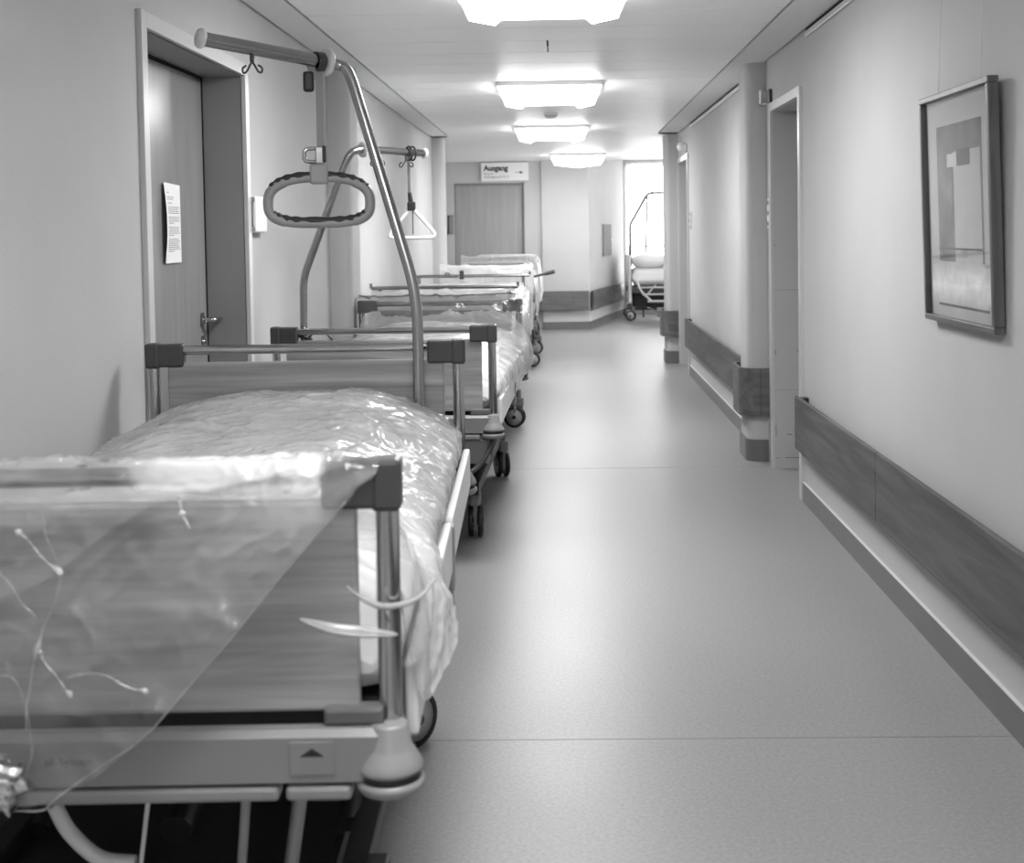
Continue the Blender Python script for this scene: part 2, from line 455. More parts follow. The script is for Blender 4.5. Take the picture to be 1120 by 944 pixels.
# window wall
W0, W1, WY = 1.06, 4.0, 20.9
mb = MB()
mb.box((.8, WY, 0), (W0, WY+.25, 2.6)); mb.box((W1, WY, 0), (4.6, WY+.25, 2.6)); mb.box((W0, WY, 0), (W1, WY+.25, .35)); mb.box((W0, WY, 2.47), (W1, WY+.25, 2.6))
struct('wall_window', mb, M['wall'], 'wall around the bright window')
mb = MB()
mb.box((4.4, YE+.3, 0), (4.6, 14.0, 2.6)); mb.box((4.4, 17.6, 0), (4.6, 21.2, 2.6)); mb.box((4.4, 14.0, 0), (4.6, 17.6, .5)); mb.box((4.4, 14.0, 2.3), (4.6, 17.6, 2.6)); mb.box((XR+TH-.01, YE+.1, 0), (4.6, YE+.35, 2.6))
struct('wall_foyer_right', mb, M['wall'])
mb = MB(); mb.box((-3.2, YE+.1, 0), (-1.8, YF+.1, 2.6)); mb.box((-3.2, YE+.1, 0), (XL-TH+.01, YE+.35, 2.6))
struct('wall_foyer_left', mb, M['wall'])
mb = MB(); mb.box((XL-TH, YB-.2, 0), (XR+TH, YB, ZC+.2))
struct('wall_back', mb, M['hall'])
# far baseboards
mb = MB(); mb.box((-.25, YF-.055, 0), (.41, YF-.04, .11)); diag(mb, 0, LD, -.014, 0, 0, .11)
struct('baseboard_far', mb, M['base'], 'dark baseboard on the far walls')

# ---- window
win = MB()
for x in (W0, 2.0, 3.0, W1-.05): win.box((x, WY+.08, .35), (x+.05, WY+.14, 2.47), .005)
for z in (.35, 2.42): win.box((W0, WY+.08, z), (W1, WY+.14, z+.05), .005)
wo = struct('window_1', win, M['winframe'], 'tall bright window at the end of the corridor')
p = MB(); p.box((W0+.03, WY+.105, .38), (W1-.03, WY+.111, 2.44)); p.build('window_pane', M['glass'], wo)
rows = []
for i in range(13):
    z = .3+2.17*i/12; row = []
    for k in range(241):
        x = 1.07+2.95*k/240
        row.append((x, WY-.052+.022*math.sin(x*34+.6*math.sin(x*9))*(1-.3*i/12), z))
    rows.append(row)
mb = MB(); mb.grid(rows)
cu = mb.build('sheer_curtain', M['curtain'], fixn=False)
tag(cu, 'white sheer curtain hanging in the bright window at the corridor end', 'curtain')

win = MB()
for y in (14.0, 15.18, 16.37, 17.55): win.box((4.47, y, .5), (4.53, y+.05, 2.3), .005)
for z in (.5, 2.25): win.box((4.47, 14.0, z), (4.53, 17.6, z+.05), .005)
wo = struct('window_added', win, M['winframe'], 'added unseen foyer window lighting the end of the corridor from the right')  # unseen window, added to flood the far end with daylight
p = MB(); p.box((4.497, 14.03, .53), (4.503, 17.57, 2.27)); p.build('window_pane', M['glass'], wo)

# ---- door 1 (left)
d1 = bpy.data.objects.new('door_1', None); COL.objects.link(d1); d1.location = (XL, (D1a+D1b)/2, 0); d1['kind'] = 'structure'
d1['label'] = 'wide veneered door in deep steel frame on the left wall'; d1['category'] = 'door'
def L1(mb, name, m, par=d1): 
    o = mb.build(name, m); o.parent = par; o.matrix_parent_inverse = Matrix.Translation(-Vector(par.location)) if par is d1 else Matrix.Identity(4); return o
mb = MB(); w = .052
for (a, b, z0, z1) in ((D1a-w, D1a, 0, D1z+w), (D1b, D1b+w, 0, D1z+w), (D1a, D1b, D1z, D1z+w)):
    mb.box((XL-.01, a, z0), (XL+.018, b, z1), .002)
mb.box((XL-.17, D1a-.005, 0), (XL, D1a, D1z)); mb.box((XL-.17, D1b, 0), (XL, D1b+.005, D1z)); mb.box((XL-.17, D1a, D1z), (XL, D1b, D1z+.005))
L1(mb, 'door_frame', M['frame'])
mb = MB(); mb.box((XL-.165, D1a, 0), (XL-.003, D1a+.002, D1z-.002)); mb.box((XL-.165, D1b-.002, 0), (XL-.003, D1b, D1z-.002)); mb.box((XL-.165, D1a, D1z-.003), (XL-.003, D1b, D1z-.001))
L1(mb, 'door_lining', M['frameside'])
mb = MB(); mb.box((XL-.205, D1a+.004, .006), (XL-.165, D1b-.008, D1z-.006)); leaf = L1(mb, 'door_leaf', M['leaf'])
mb = MB(); mb.box((XL-.22, D1a-.02, 0), (XL-.206, D1b+.02, D1z+.02)); mb.box((XL-.165, D1b-.013, .0), (XL-.161, D1b-.003, D1z), mi=0); mb.box((XL-.165, D1a, D1z-.016), (XL-.161, D1b, D1z-.003))
L1(mb, 'door_gap', M['gap'])
def lever(y, z, x=XL-.165, sgn=1):
    mb = MB(); mb.box((x, y-.02, z-.03), (x+.006, y+.02, z+.03), .004); mb.box((x, y-.018, z-.115), (x+.006, y+.018, z-.065), .004)
    mb.tube(fillet([(x+.004, y, z), (x+.055, y, z), (x+.055, y+sgn*.125, z-.004)], .02), .0095); mb.lathe([(.016, 0), (.016, .012)], (0, 0, 0), 20, M=Matrix.Translation((x, y, z)) @ Matrix.Rotation(PI/2, 4, 'Y'))
    mb.lathe([(.009, 0), (.009, .012), (.006, .014)], (0, 0, 0), 16, M=Matrix.Translation((x, y, z-.09)) @ Matrix.Rotation(PI/2, 4, 'Y'))
    return mb
L1(lever(5.235, 1.052), 'door_handle', M['chrome'])
mb = MB(); mb.tube(fillet([(XL-.155, 5.2, 1.06), (XL-.13, 5.16, 1.0), (XL-.13, 5.17, .93), (XL-.157, 5.22, .945)], .03), .0022, 8)
L1(mb, 'handle_cord', M['dgrey'])

# paper notice on the door
mb = MB(); rows = []
for i in range(11):
    z = 1.297+.297*i/10
    rows.append([(XL-.155-.008*math.sin(PI*i/10)*(k/6)**2*0+.010*math.sin(PI*i/10)*(1-k/6)**2, 4.745+.2*k/6, z+(.006 if i == 10 else 0)*(1-k/6)) for k in range(7)])
mb.grid(rows)
back = [[(x-.0006, y_, z_) for (x, y_, z_) in r] for r in rows]; mb.grid([r[::-1] for r in back])
nt_ = thing('paper_notice', 'white typed notice sheet taped to the left door', 'notice')
sh = mb.build('sheet', M['paper'], nt_, fixn=False)
mb = MB()
def pline(y0, y1, z, h=.0028):
    mb2 = []
    yy = y0
    while yy < y1:
        wl = random.uniform(.008, .022); e = min(yy+wl, y1)
        i = (z-1.297)/.297
        def X(yv): return XL-.155+.010*math.sin(PI*i)*(1-(yv-4.745)/.2)**2+.0012
        mb.add([(X(yy), yy, z), (X(e), e, z), (X(e), e, z+h), (X(yy), yy, z+h)], [[0, 1, 2, 3]])
        yy = e+.004
pline(4.765, 4.80, 1.562); pline(4.765, 4.855, 1.545); pline(4.765, 4.845, 1.537); pline(4.775, 4.83, 1.522)
z = 1.507
for k in range(20):
    if k in (4, 8, 13): z -= .008
    pline(4.772, 4.772+random.choice((.14, .15, .15, .155)) if k not in (7, 12, 19) else 4.85, z); z -= .0075
mb.build('text_lines', M['ink'], nt_, fixn=False)

# wall dispenser / call box and hook
t1 = thing('wall_switch_box', 'white rectangular switch box on the wall right of the left door', 'switch box', (XL, 5.475, 1.483))
mb = MB(); mb.box((0, -.085, -.075), (.035, .115, .08), .008); mb.build('housing', M['white'], t1)
mb = MB(); mb.box((.002, -.1, -.07), (.03, -.085, -.05), .003); mb.box((.002, -.1, .055), (.03, -.085, .075), .003); mb.box((.01, -.096, -.05), (.022, -.086, .055), .002); mb.build('clip', M['steel'], t1)
t1 = thing('wall_hook', 'small dark metal hook on the wall behind the oval grab handle', 'hook', (XL, 5.73, 1.58))
mb = MB(); mb.box((0, -.012, -.025), (.012, .012, .02), .003); mb.build('plate', M['dgrey'], t1)
mb = MB(); mb.tube([(.01, 0, 0), (.03, 0, .0), (.034, 0, .05)], .003, 8); mb.build('pin', M['dgrey'], t1)

# ---- doors on the right: deep painted openings with closed leaf
def right_door(n, ya, yb, label, scuffs):
    d = bpy.data.objects.new('door_%d' % n, None); COL.objects.link(d); d.location = (XR, (ya+yb)/2, 0); d['kind'] = 'structure'; d['label'] = label; d['category'] = 'door'
    def pt(mb, name, m):
        o = mb.build(name, m); o.parent = d; o.matrix_parent_inverse = Matrix.Translation(-Vector(d.location)); return o
    mb = MB(); z = 2.06; w = .05
    for (a, b, z0, z1) in ((ya-w, ya, 0, z+w), (yb, yb+w, 0, z+w), (ya, yb, z, z+w)): mb.box((XR-.016, a, z0), (XR+.01, b, z1), .002)
    pt(mb, 'door_frame', M['frame'])
    mb = MB(); mb.box((XR, ya, 0), (XR+.26, ya+.003, z)); mb.box((XR, yb-.003, 0), (XR+.26, yb, z)); mb.box((XR, ya, z-.003), (XR+.26, yb, z))
    pt(mb, 'door_lining', M['jamb'])
    mb = MB(); mb.box((XR+.22, ya+.004, .005), (XR+.26, yb-.004, z-.005)); pt(mb, 'door_leaf', M['leaf2'])
    if scuffs:
        mb = MB()
        for (x0, x1, z0, z1) in scuffs: mb.box((XR+x0, yb-.0045, z0), (XR+x1, yb-.003, z1))
        pt(mb, 'scuff_marks', M['ink'])
    return d
right_door(2, D2a, D2b, 'open-framed grey door recess on the right wall beside the column',
           [(.005, .009, .19, .25), (.07, .10, .195, .2), (.06, .14, .06, .064), (.005, .03, .06, .063), (.005, .009, .66, .69), (.005, .009, 1.29, 1.30), (.132, .137, .68, .69), (0.0, .15, 1.035, 1.037), (0, .15, .455, .4565)])
right_door(3, D3a, D3b, 'narrow far door recess at the end of the right wall', None)

# ---- wood bumper rails on walls
def rail(name_label, y0, y1, seams, z0=.283, z1=.549, group='wooden wall bumpers'):
    t = thing('wall_bumper', name_label, 'wall bumper', (XR, y0, 0), 0, group)
    ys = [y0]+seams+[y1]
    for a, b in zip(ys, ys[1:]):
        mb = MB(); mb.box((-.06, a-y0+.0015, z0), (-.04, b-y0-.0015, z1), .004); mb.build('board', M['rail'], t)
    yy = y1-y0-.07
    while yy > 0:
        mb = MB(); mb.box((-.042, yy, z0+.03), (-.0005, yy+.05, z1-(.004 if yy > y1-y0-.1 else .03)), .002); mb.build('wall_spacer', M['black'], t); yy -= 1.3
    return t
rail('long dark wooden bumper board under the framed picture', -1.5, 6.44, [0.0, 2.4, 4.79])
rail('dark wooden bumper board between the near column and the far door', 8.08, 12.11, [10.9])
def wrap_bumper(label, ya, yb, d, r, z0, z1):
    t = thing('column_bumper', label, 'column bumper', (XR, ya, 0), 0, 'column bumpers')
    po = [(x-XR, y-ya) for x, y in column_poly(XR, -1, ya-.05, yb+.02, d+.052, r+.045, 10)]
    pi = [(x-XR, y-ya) for x, y in column_poly(XR, -1, ya-.034, yb+.004, d+.036, r+.03, 10)]
    po = po[:]; pi = pi[:]
    mb = MB(); n = len(po)
    vs = [(x, y, z0) for x, y in po]+[(x, y, z1) for x, y in po]+[(x, y, z0) for x, y in pi]+[(x, y, z1) for x, y in pi]
    fo = []; 
    for i in range(n-1):
        fo += [[i, i+1, n+i+1, n+i], [2*n+i, 3*n+i, 3*n+i+1, 2*n+i+1], [n+i, n+i+1, 3*n+i+1, 3*n+i], [i, 2*n+i, 2*n+i+1, i+1]]
    fo += [[0, n, 3*n, 2*n], [n-1, 3*n-1, 4*n-1, 2*n-1]]
    mb.add(vs, fo, False); mb.build('curved_board', M['railx'], t)
    mb = MB(); mb.box((-.055, -.053, z0), (-.052, -.049, z1)); mb.build('joint', M['dgrey'], t)
    mb = MB(); mb.box((-.10, -.036, z0+.03), (-.03, .001, z1-.03)); mb.build('spacer', M['black'], t)
wrap_bumper('curved wooden bumper wrapped round the near right column', 7.63, 8.0, .118, .07, .277, .563)
wrap_bumper('curved wooden bumper wrapped round the far right column', YE, YE+.35, .135, .05, .285, .55)
# far wall bumpers
t = thing('wall_bumper', 'pale-lit wooden bumper on the flat end wall right of the exit door', 'wall bumper', (.08, YF-.04, 0), 0, 'wooden wall bumpers')
for (a, b) in ((-.37, .10), (.103, .32)):
    mb = MB(); mb.box((a, -.06, .27), (b, -.035, .545), .004); mb.build('board', M['railx'], t)
for x_ in (-.3, .2):
    mb = MB(); mb.box((x_, -.037, .3), (x_+.05, -.0005, .52)); mb.build('wall_spacer', M['black'], t)
t = thing('wall_bumper', 'dark wooden bumper on the slanting wall near the window bed', 'wall bumper', (0, 0, 0), 0, 'wooden wall bumpers')
mb = MB(); diag(mb, .0, LD-.1, -.06, -.035, .27, .545); mb.build('board', M['rail'], t)
for x_ in (.1, 1.9):
    mb = MB(); diag(mb, x_, x_+.05, -.036, -.0005, .3, .52); mb.build('wall_spacer', M['black'], t)

# ---- far exit door
d4 = bpy.data.objects.new('door_4', None); COL.objects.link(d4); d4.location = (-.98, YF, 0); d4['kind'] = 'structure'; d4['label'] = 'grey door under the exit sign at the far end'; d4['category'] = 'door'
mb = MB(); mb.box((-.495, .05, 0), (.49, .09, 2.075)); mb.build('door_leaf', M['leaf2'], d4)
mb = MB(); mb.box((-.495, .0, 0), (-.48, .06, 2.075)); mb.box((.475, .0, 0), (.49, .06, 2.075)); mb.box((-.495, .0, 2.05), (.49, .06, 2.075)); mb.build('door_frame', M['ivoryd'], d4)

# ---- exit sign
def text_mesh(txt, size, m, name, parent, loc, rot=(PI/2, 0, 0), offset=0.0, ext=.001, sx=1.0):
    cu = bpy.data.curves.new(name, 'FONT'); cu.body = txt; cu.size = size; cu.offset = offset; cu.extrude = ext; cu.resolution_u = 3
    tmp = bpy.data.objects.new('tmp', cu); COL.objects.link(tmp)
    dg = bpy.context.evaluated_depsgraph_get()
    me = bpy.data.meshes.new_from_object(tmp.evaluated_get(dg)); me.name = name
    bpy.data.objects.remove(tmp); bpy.data.curves.remove(cu)
    me.materials.clear(); me.materials.append(m)
    o = bpy.data.objects.new(name, me); COL.objects.link(o)
    o.location = loc; o.rotation_euler = rot; o.scale = (sx, 1, 1); o.parent = parent
    return o
sg = thing('exit_sign', 'white exit sign with black Ausgang lettering above the far door', 'sign', (-1.09, YF, 2.10))
mb = MB(); mb.box((0, -.045, 0), (.66, -.001, .265), .006); mb.build('sign_plate', M['sign'], sg)
mb = MB(); mb.box((.0, -.047, .255), (.66, -.03, .272), .003); mb.build('top_edge', M['ivoryd'], sg)
text_mesh('Ausgang', .105, M['inkb'], 'lettering', sg, (.04, -.0465, .145), offset=.0035, sx=.96)
text_mesh('Station F', .036, M['ink'], 'small_lettering', sg, (.04, -.0465, .088))
text_mesh('Haupteingang 01 02 10', .036, M['ink'], 'small_lettering', sg, (.04, -.0465, .045), sx=1.05)
mb = MB(); mb.box((.475, -.047, .112), (.56, -.045, .118)); mb.add([(.545, -.047, .094), (.59, -.047, .115), (.545, -.047, .136)], [[0, 1, 2]]); mb.add([(.545, -.0455, .094), (.59, -.0455, .115), (.545, -.0455, .136)], [[0, 2, 1]])
mb.build('arrow', M['inkb'], sg, fixn=False)
# small boxes
t = thing('card_reader', 'narrow grey box beside the left edge of the exit door', 'switch box', (-1.53, YF, 1.5))
mb = MB(); mb.box((-.04, -.05, -.13), (.045, -.0005, .13), .006); mb.build('housing', M['metalbox'], t)
mb = MB(); mb.box((-.042, -.052, -.128), (-.015, -.03, .128), .004); mb.build('edge', M['dgrey'], t)
pc = A0+dv*1.35
t = thing('wall_panel', 'flat grey cabinet plate on the slanting wall left of the window', 'panel', (pc.x, pc.y, 1.24), math.atan2(dv.y, dv.x))
mb = MB(); mb.box((-.32, -.03, -.235), (.32, -.0005, .235), .006); mb.build('plate', M['metalbox'], t)
mb = MB(); mb.box((.26, -.036, -.03), (.29, -.03, .03), .004); mb.build('lock', M['steel'], t)
# call lamps and switch plates on the right
t = thing('call_lamp', 'small white call lamp bracket high on the near right column', 'lamp', (1.2, 7.63, 2.115))
mb = MB(); mb.box((-.012, -.05, 0), (.0, 0, .09), .004); mb.box((-.012, -.05, 0), (.05, 0, .014), .004); mb.build('housing', M['white'], t)
mb = MB(); mb.box((.0, -.022, .014), (.045, -.001, .085), .006); mb.build('lens', M['cap'], t)
t = thing('door_closer_plate', 'thin dark plate on the wall above the near right door frame', 'plate', (XR, 7.43, 2.1105))
mb = MB(); mb.box((-.02, -.03, -.0), (-.0005, .03, .08), .003); mb.build('plate', M['dgrey'], t)
t = thing('call_lamp', 'round white call lamp above the far right door', 'lamp', (XR, 12.33, 2.17))
mb = MB(); mb.box((-.03, -.06, -.04), (-.0005, .06, .03), .006); mb.build('housing', M['white'], t)
mb = MB(); mb.lathe([(.0, -.05), (.03, -.04), (.048, -.01), (.048, .01), (.03, .04), (0, .05)], (-.05, 0, .01), 20); mb.build('lens', M['white'], t)
for (lab, y, x0) in (('white switch plate on the face of the near right column', 7.63, None), ('white switch plate on the wall beside the far right door', 12.0, 1)):
    if x0 is None:
        t = thing('switch_plate', lab, 'switch', (1.232, 7.5, 1.48))
        t.location = (XR, 7.5, 1.48)
    else: t = thing('switch_plate', lab, 'switch', (XR, y, 1.47))
    mb = MB(); mb.box((-.014, -.03, -.085), (-.0005, .04, .085), .004); mb.build('plate', M['white'], t)
    for z in (-.06, 0, .06):
        mb = MB(); mb.box((-.018, -.02, z-.012), (-.013, .02, z+.012), .002); mb.build('button', M['ivoryd'], t)
bpy.data.objects['switch_plate']['label'] = 'white switch plate by the edge of the near right column'

# ---- ceiling lights
LOBE = [(-.345, .03), (-.345, 0), (-.315, -.066), (-.205, -.088), (-.178, -.066), (.178, -.066), (.205, -.088), (.315, -.066), (.345, 0), (.345, .03)]
def lamp(x, y, label, pointed=False):
    t = thing('ceiling_light', label, 'ceiling light', (x, y, ZC-.002), 0, 'corridor ceiling lights')
    mb = MB(); mb.box((-.35, -.012, -.03), (.35, .632, -.0002), .004); mb.build('base_plate', M['white'], t)
    mb = MB()
    if not pointed:
        poly = [(a*.98, b-.032 if b < .02 else -.0305) for a, b in LOBE]
        mb.prism(poly, 0, .62)
    else:
        vs = []
        for (k, z) in ((.345, -.0305), (.30, -.115)): vs += [(-k, .31-k*.9, z), (k, .31-k*.9, z), (k, .31+k*.9, z), (-k, .31+k*.9, z)]
        vs.append((0, .31, -.165))
        mb.add(vs, [[0, 1, 5, 4], [1, 2, 6, 5], [2, 3, 7, 6], [3, 0, 4, 7], [4, 5, 8], [5, 6, 8], [6, 7, 8], [7, 4, 8], [3, 2, 1, 0]])
    df = mb.build('diffuser', [M['lamp'], M['lampb']], t)
    for p_ in df.data.polygons:
        if p_.normal.z < -.55: p_.material_index = 1
lamp(-.055, -2.42, 'ceiling light behind the place the photograph looks from')
lamp(-.055, -5.97, 'added unseen ceiling light farthest behind the place the photograph looks from')  # unseen lamp, added to throw more light on the footboard front
lamp(-.055, 1.17, 'ceiling light just above the nearest bed footboard, outside the picture')
lamp(-.055, 4.72, 'largest nearest glowing ceiling light at the top edge')
lamp(-.055, 8.38, 'second glowing ceiling light before the smoke detector')
lamp(-.065, 11.88, 'third glowing ceiling light beyond the smoke detector')
lamp(.25, 16.3, 'farthest pointed glowing ceiling light in front of the end wall', True)
t = thing('smoke_detector', 'round white smoke detector between two ceiling lights', 'smoke detector', (-.06, 10.7, ZC-.002))
mb = MB(); mb.lathe([(.06, -.0002), (.06, -.015), (.048, -.024), (.048, -.034), (.03, -.042), (0, -.044)]); mb.build('housing', M['white'], t)
mb = MB(); mb.lathe([(.05, -.02), (.0505, -.026)]); mb.build('slot', M['dgrey'], t)

# ---- framed picture on the right wall
pic = thing('framed_picture', 'tall framed abstract picture hanging on the right wall', 'picture', (XR-.003, 3.88, 1.45))
TL = Matrix.Rotation(-.035, 4, 'Y')   # leans out at the top
hw, hh, fwid, th = .335, .357, .019, .032
def PM(mb, name, m): return mb.build(name, m, pic)
def pbox(mb, y0, y1, z0, z1, d0, d1, bev=0, mi=0):
    TT = Matrix.Translation((-.001, 0, -hh)) @ Matrix.Rotation(-.028, 4, 'Y') @ Matrix.Translation((0, 0, hh))
    return mb.box((-d1, y0, z0), (-d0, y1, z1), bev, mi, M=TT)
mb = MB()
pbox(mb, -hw, hw, hh-fwid, hh, 0, th, .003); pbox(mb, -hw, hw, -hh, -hh+fwid, 0, th, .003); pbox(mb, -hw, -hw+fwid, -hh+fwid+.0005, hh-fwid-.0005, 0, th, .003); pbox(mb, hw-fwid, hw, -hh+fwid+.0005, hh-fwid-.0005, 0, th, .003)
PM(mb, 'frame', M['picframe'])
mb = MB(); pbox(mb, -hw+.01, hw-.01, -hh+.01, hh-.01, .004, .012); PM(mb, 'mat_board', mat('mat_board', .74, .7))
artm = [mat('art_wash', .24, .8, noise_amt=.45, noise_scale=9), mat('art_pale', .72, .8, noise_amt=.08, noise_scale=14), mat('art_white', .85, .7), mat('art_dark', .12, .8, noise_amt=.3, noise_scale=20), mat('art_light_wash', .72, .8, noise_amt=.25, noise_scale=16)]
mb = MB()
# y decreasing = right in the photo (nearer)
pbox(mb, -.215, .215, -.235, .255, .0122, .0128, mi=0)
pbox(mb, -.20, .05, -.20, .17, .0128, .0133, mi=1)
pbox(mb, .02, .11, .125, .165, .0134, .0138, mi=2)
pbox(mb, -.11, .015, .125, .175, .0134, .0138, mi=3)
pbox(mb, .05, .065, -.02, .125, .0134, .0138, mi=3)
pbox(mb, -.26, .26, -.30, -.165, .0128, .0132, mi=4)
pbox(mb, -.20, .215, -.128, -.122, .0134, .0138, mi=3)
pbox(mb, -.25, .23, -.305, -.297, .0134, .0138, mi=3)
PM(mb, 'art_print', artm)
mb = MB(); pbox(mb, -hw+.012, hw-.012, -hh+.012, hh-.012, .020, .022); PM(mb, 'glass_pane', M['picglass'])
for yy in (-.2, .2):
    mb = MB(); mb.tube([(-.028, yy, hh-.01), (-.012, yy, ZC-1.45-.035)], .0011, 6); PM(mb, 'hanging_wire', M['cap'])

# ------------------------------------------------------------------ film with creases
def crease(p, f, seed):
    q = Vector((p[0]*f+seed, p[1]*f+seed*1.7, p[2]*f))
    return (1-min(1, abs(noise.noise(q))*2.2))**3
def film_mesh(stations, nu, nv, amp, seed, aniso=(1, 1, 1), fs=1.0):
    """stations: list of rows of control points (same count)."""
    rows = [catmull(r, nu) for r in stations]
    cols = [catmull([rows[i][k] for i in range(len(rows))], nv) for k in range(nu)]
    P = [[cols[k][i] for k in range(nu)] for i in range(nv)]
    out = []
    for i in range(nv):
        row = []
        for k in range(nu):
            p = P[i][k]
            du = P[i][min(k+1, nu-1)]-P[i][max(k-1, 0)]; dw = P[min(i+1, nv-1)][k]-P[max(i-1, 0)][k]
            n = du.cross(dw)
            n = n.normalized() if n.length > 1e-9 else Vector((0, 0, 1))
            if n.z < 0 and abs(n.z) > .3: n = -n
            q = (p.x*aniso[0], p.y*aniso[1], p.z*aniso[2])
            warp = Vector((noise.noise(Vector(q)*3+Vector((seed, 0, 0))), noise.noise(Vector(q)*3+Vector((0, seed, 5))), 0))*.12
            q = (q[0]+warp.x, q[1]+warp.y, q[2])
            d = crease(q, 3.2*fs, seed)*1.0 + crease(q, 7.5*fs, seed+3.1)*.55 + crease(q, 16*fs, seed+9.7)*.34 + crease(q, 31*fs, seed+5.3)*.12 + (noise.noise(Vector(q)*5)+.3)*.5
            row.append(p + n*d*amp)
        out.append(row)
    return out

# ------------------------------------------------------------------ hospital beds
L = 2.02
def castor_parts(parent, x, y, ang, top=.27):
    """twin-wheel castor; returns part"""
    mb = MB()
    R = Matrix.Translation((x, y, 0)) @ Matrix.Rotation(ang, 4, 'Z')
    mb.box((-.026, -.035, .15), (.026, .04, .215), .012, M=R); mb.lathe([(.018, .2), (.018, top)], (0, .0, 0), 16, M=R); mb.box((-.008, -.03, .06), (.008, .03, .19), .004, M=R)
    c = mb.build('castor', M['ivoryd'], parent)
    for sx in (-.022, .022):
        mb = MB(); RR = R @ Matrix.Translation((sx, .03, .076)) @ Matrix.Rotation(PI/2, 4, 'Y')
        mb.lathe([(.058, -.011), (.070, -.011), (.0755, -.006), (.0755, .006), (.070, .011), (.058, .011)], (0, 0, 0), 32, mi=0, M=RR, caps=False)
        mb.lathe([(.0, -.009), (.058, -.008), (.058, .008), (0, .009)], (0, 0, 0), 32, mi=1, M=RR)
        mb.lathe([(.0, -.013), (.014, -.013), (.014, .013), (0, .013)], (0, 0, 0), 16, mi=0, M=RR)
        mb.build('wheel', [M['black'], M['hub']], c)
    return c

def mattress_mesh(y0, y1, zb, prof, hwid, rnd=.05, nl=36, nc=40):
    """prof(t,x)->top z ; closed loft"""
    rows = []
    for i in range(nl):
        tt = i/(nl-1); y = y0+(y1-y0)*tt
        e = min(1, math.sqrt(max(0, 1-max(0, 1-min(tt, 1-tt)*(y1-y0)/.05)**2)))     # rounded ends
        row = []
        for k in range(nc):
            a = 2*PI*k/nc; ca, sa = math.cos(a), math.sin(a)
            x = hwid*math.copysign(abs(ca)**.35, ca)*(.93+.07*e)
            zt = prof(tt, x); mid = (zb+zt)/2; h = (zt-zb)/2*(.25+.75*e)
            row.append((x, y, mid+h*math.copysign(abs(sa)**.5, sa)))
        rows.append(row)
    mb = MB(); mb.grid(rows, closed_u=True)
    n = nc
    mb.add(rows[0], [list(range(n))], True); mb.add(rows[-1], [list(range(n))[::-1]], True)
    return mb

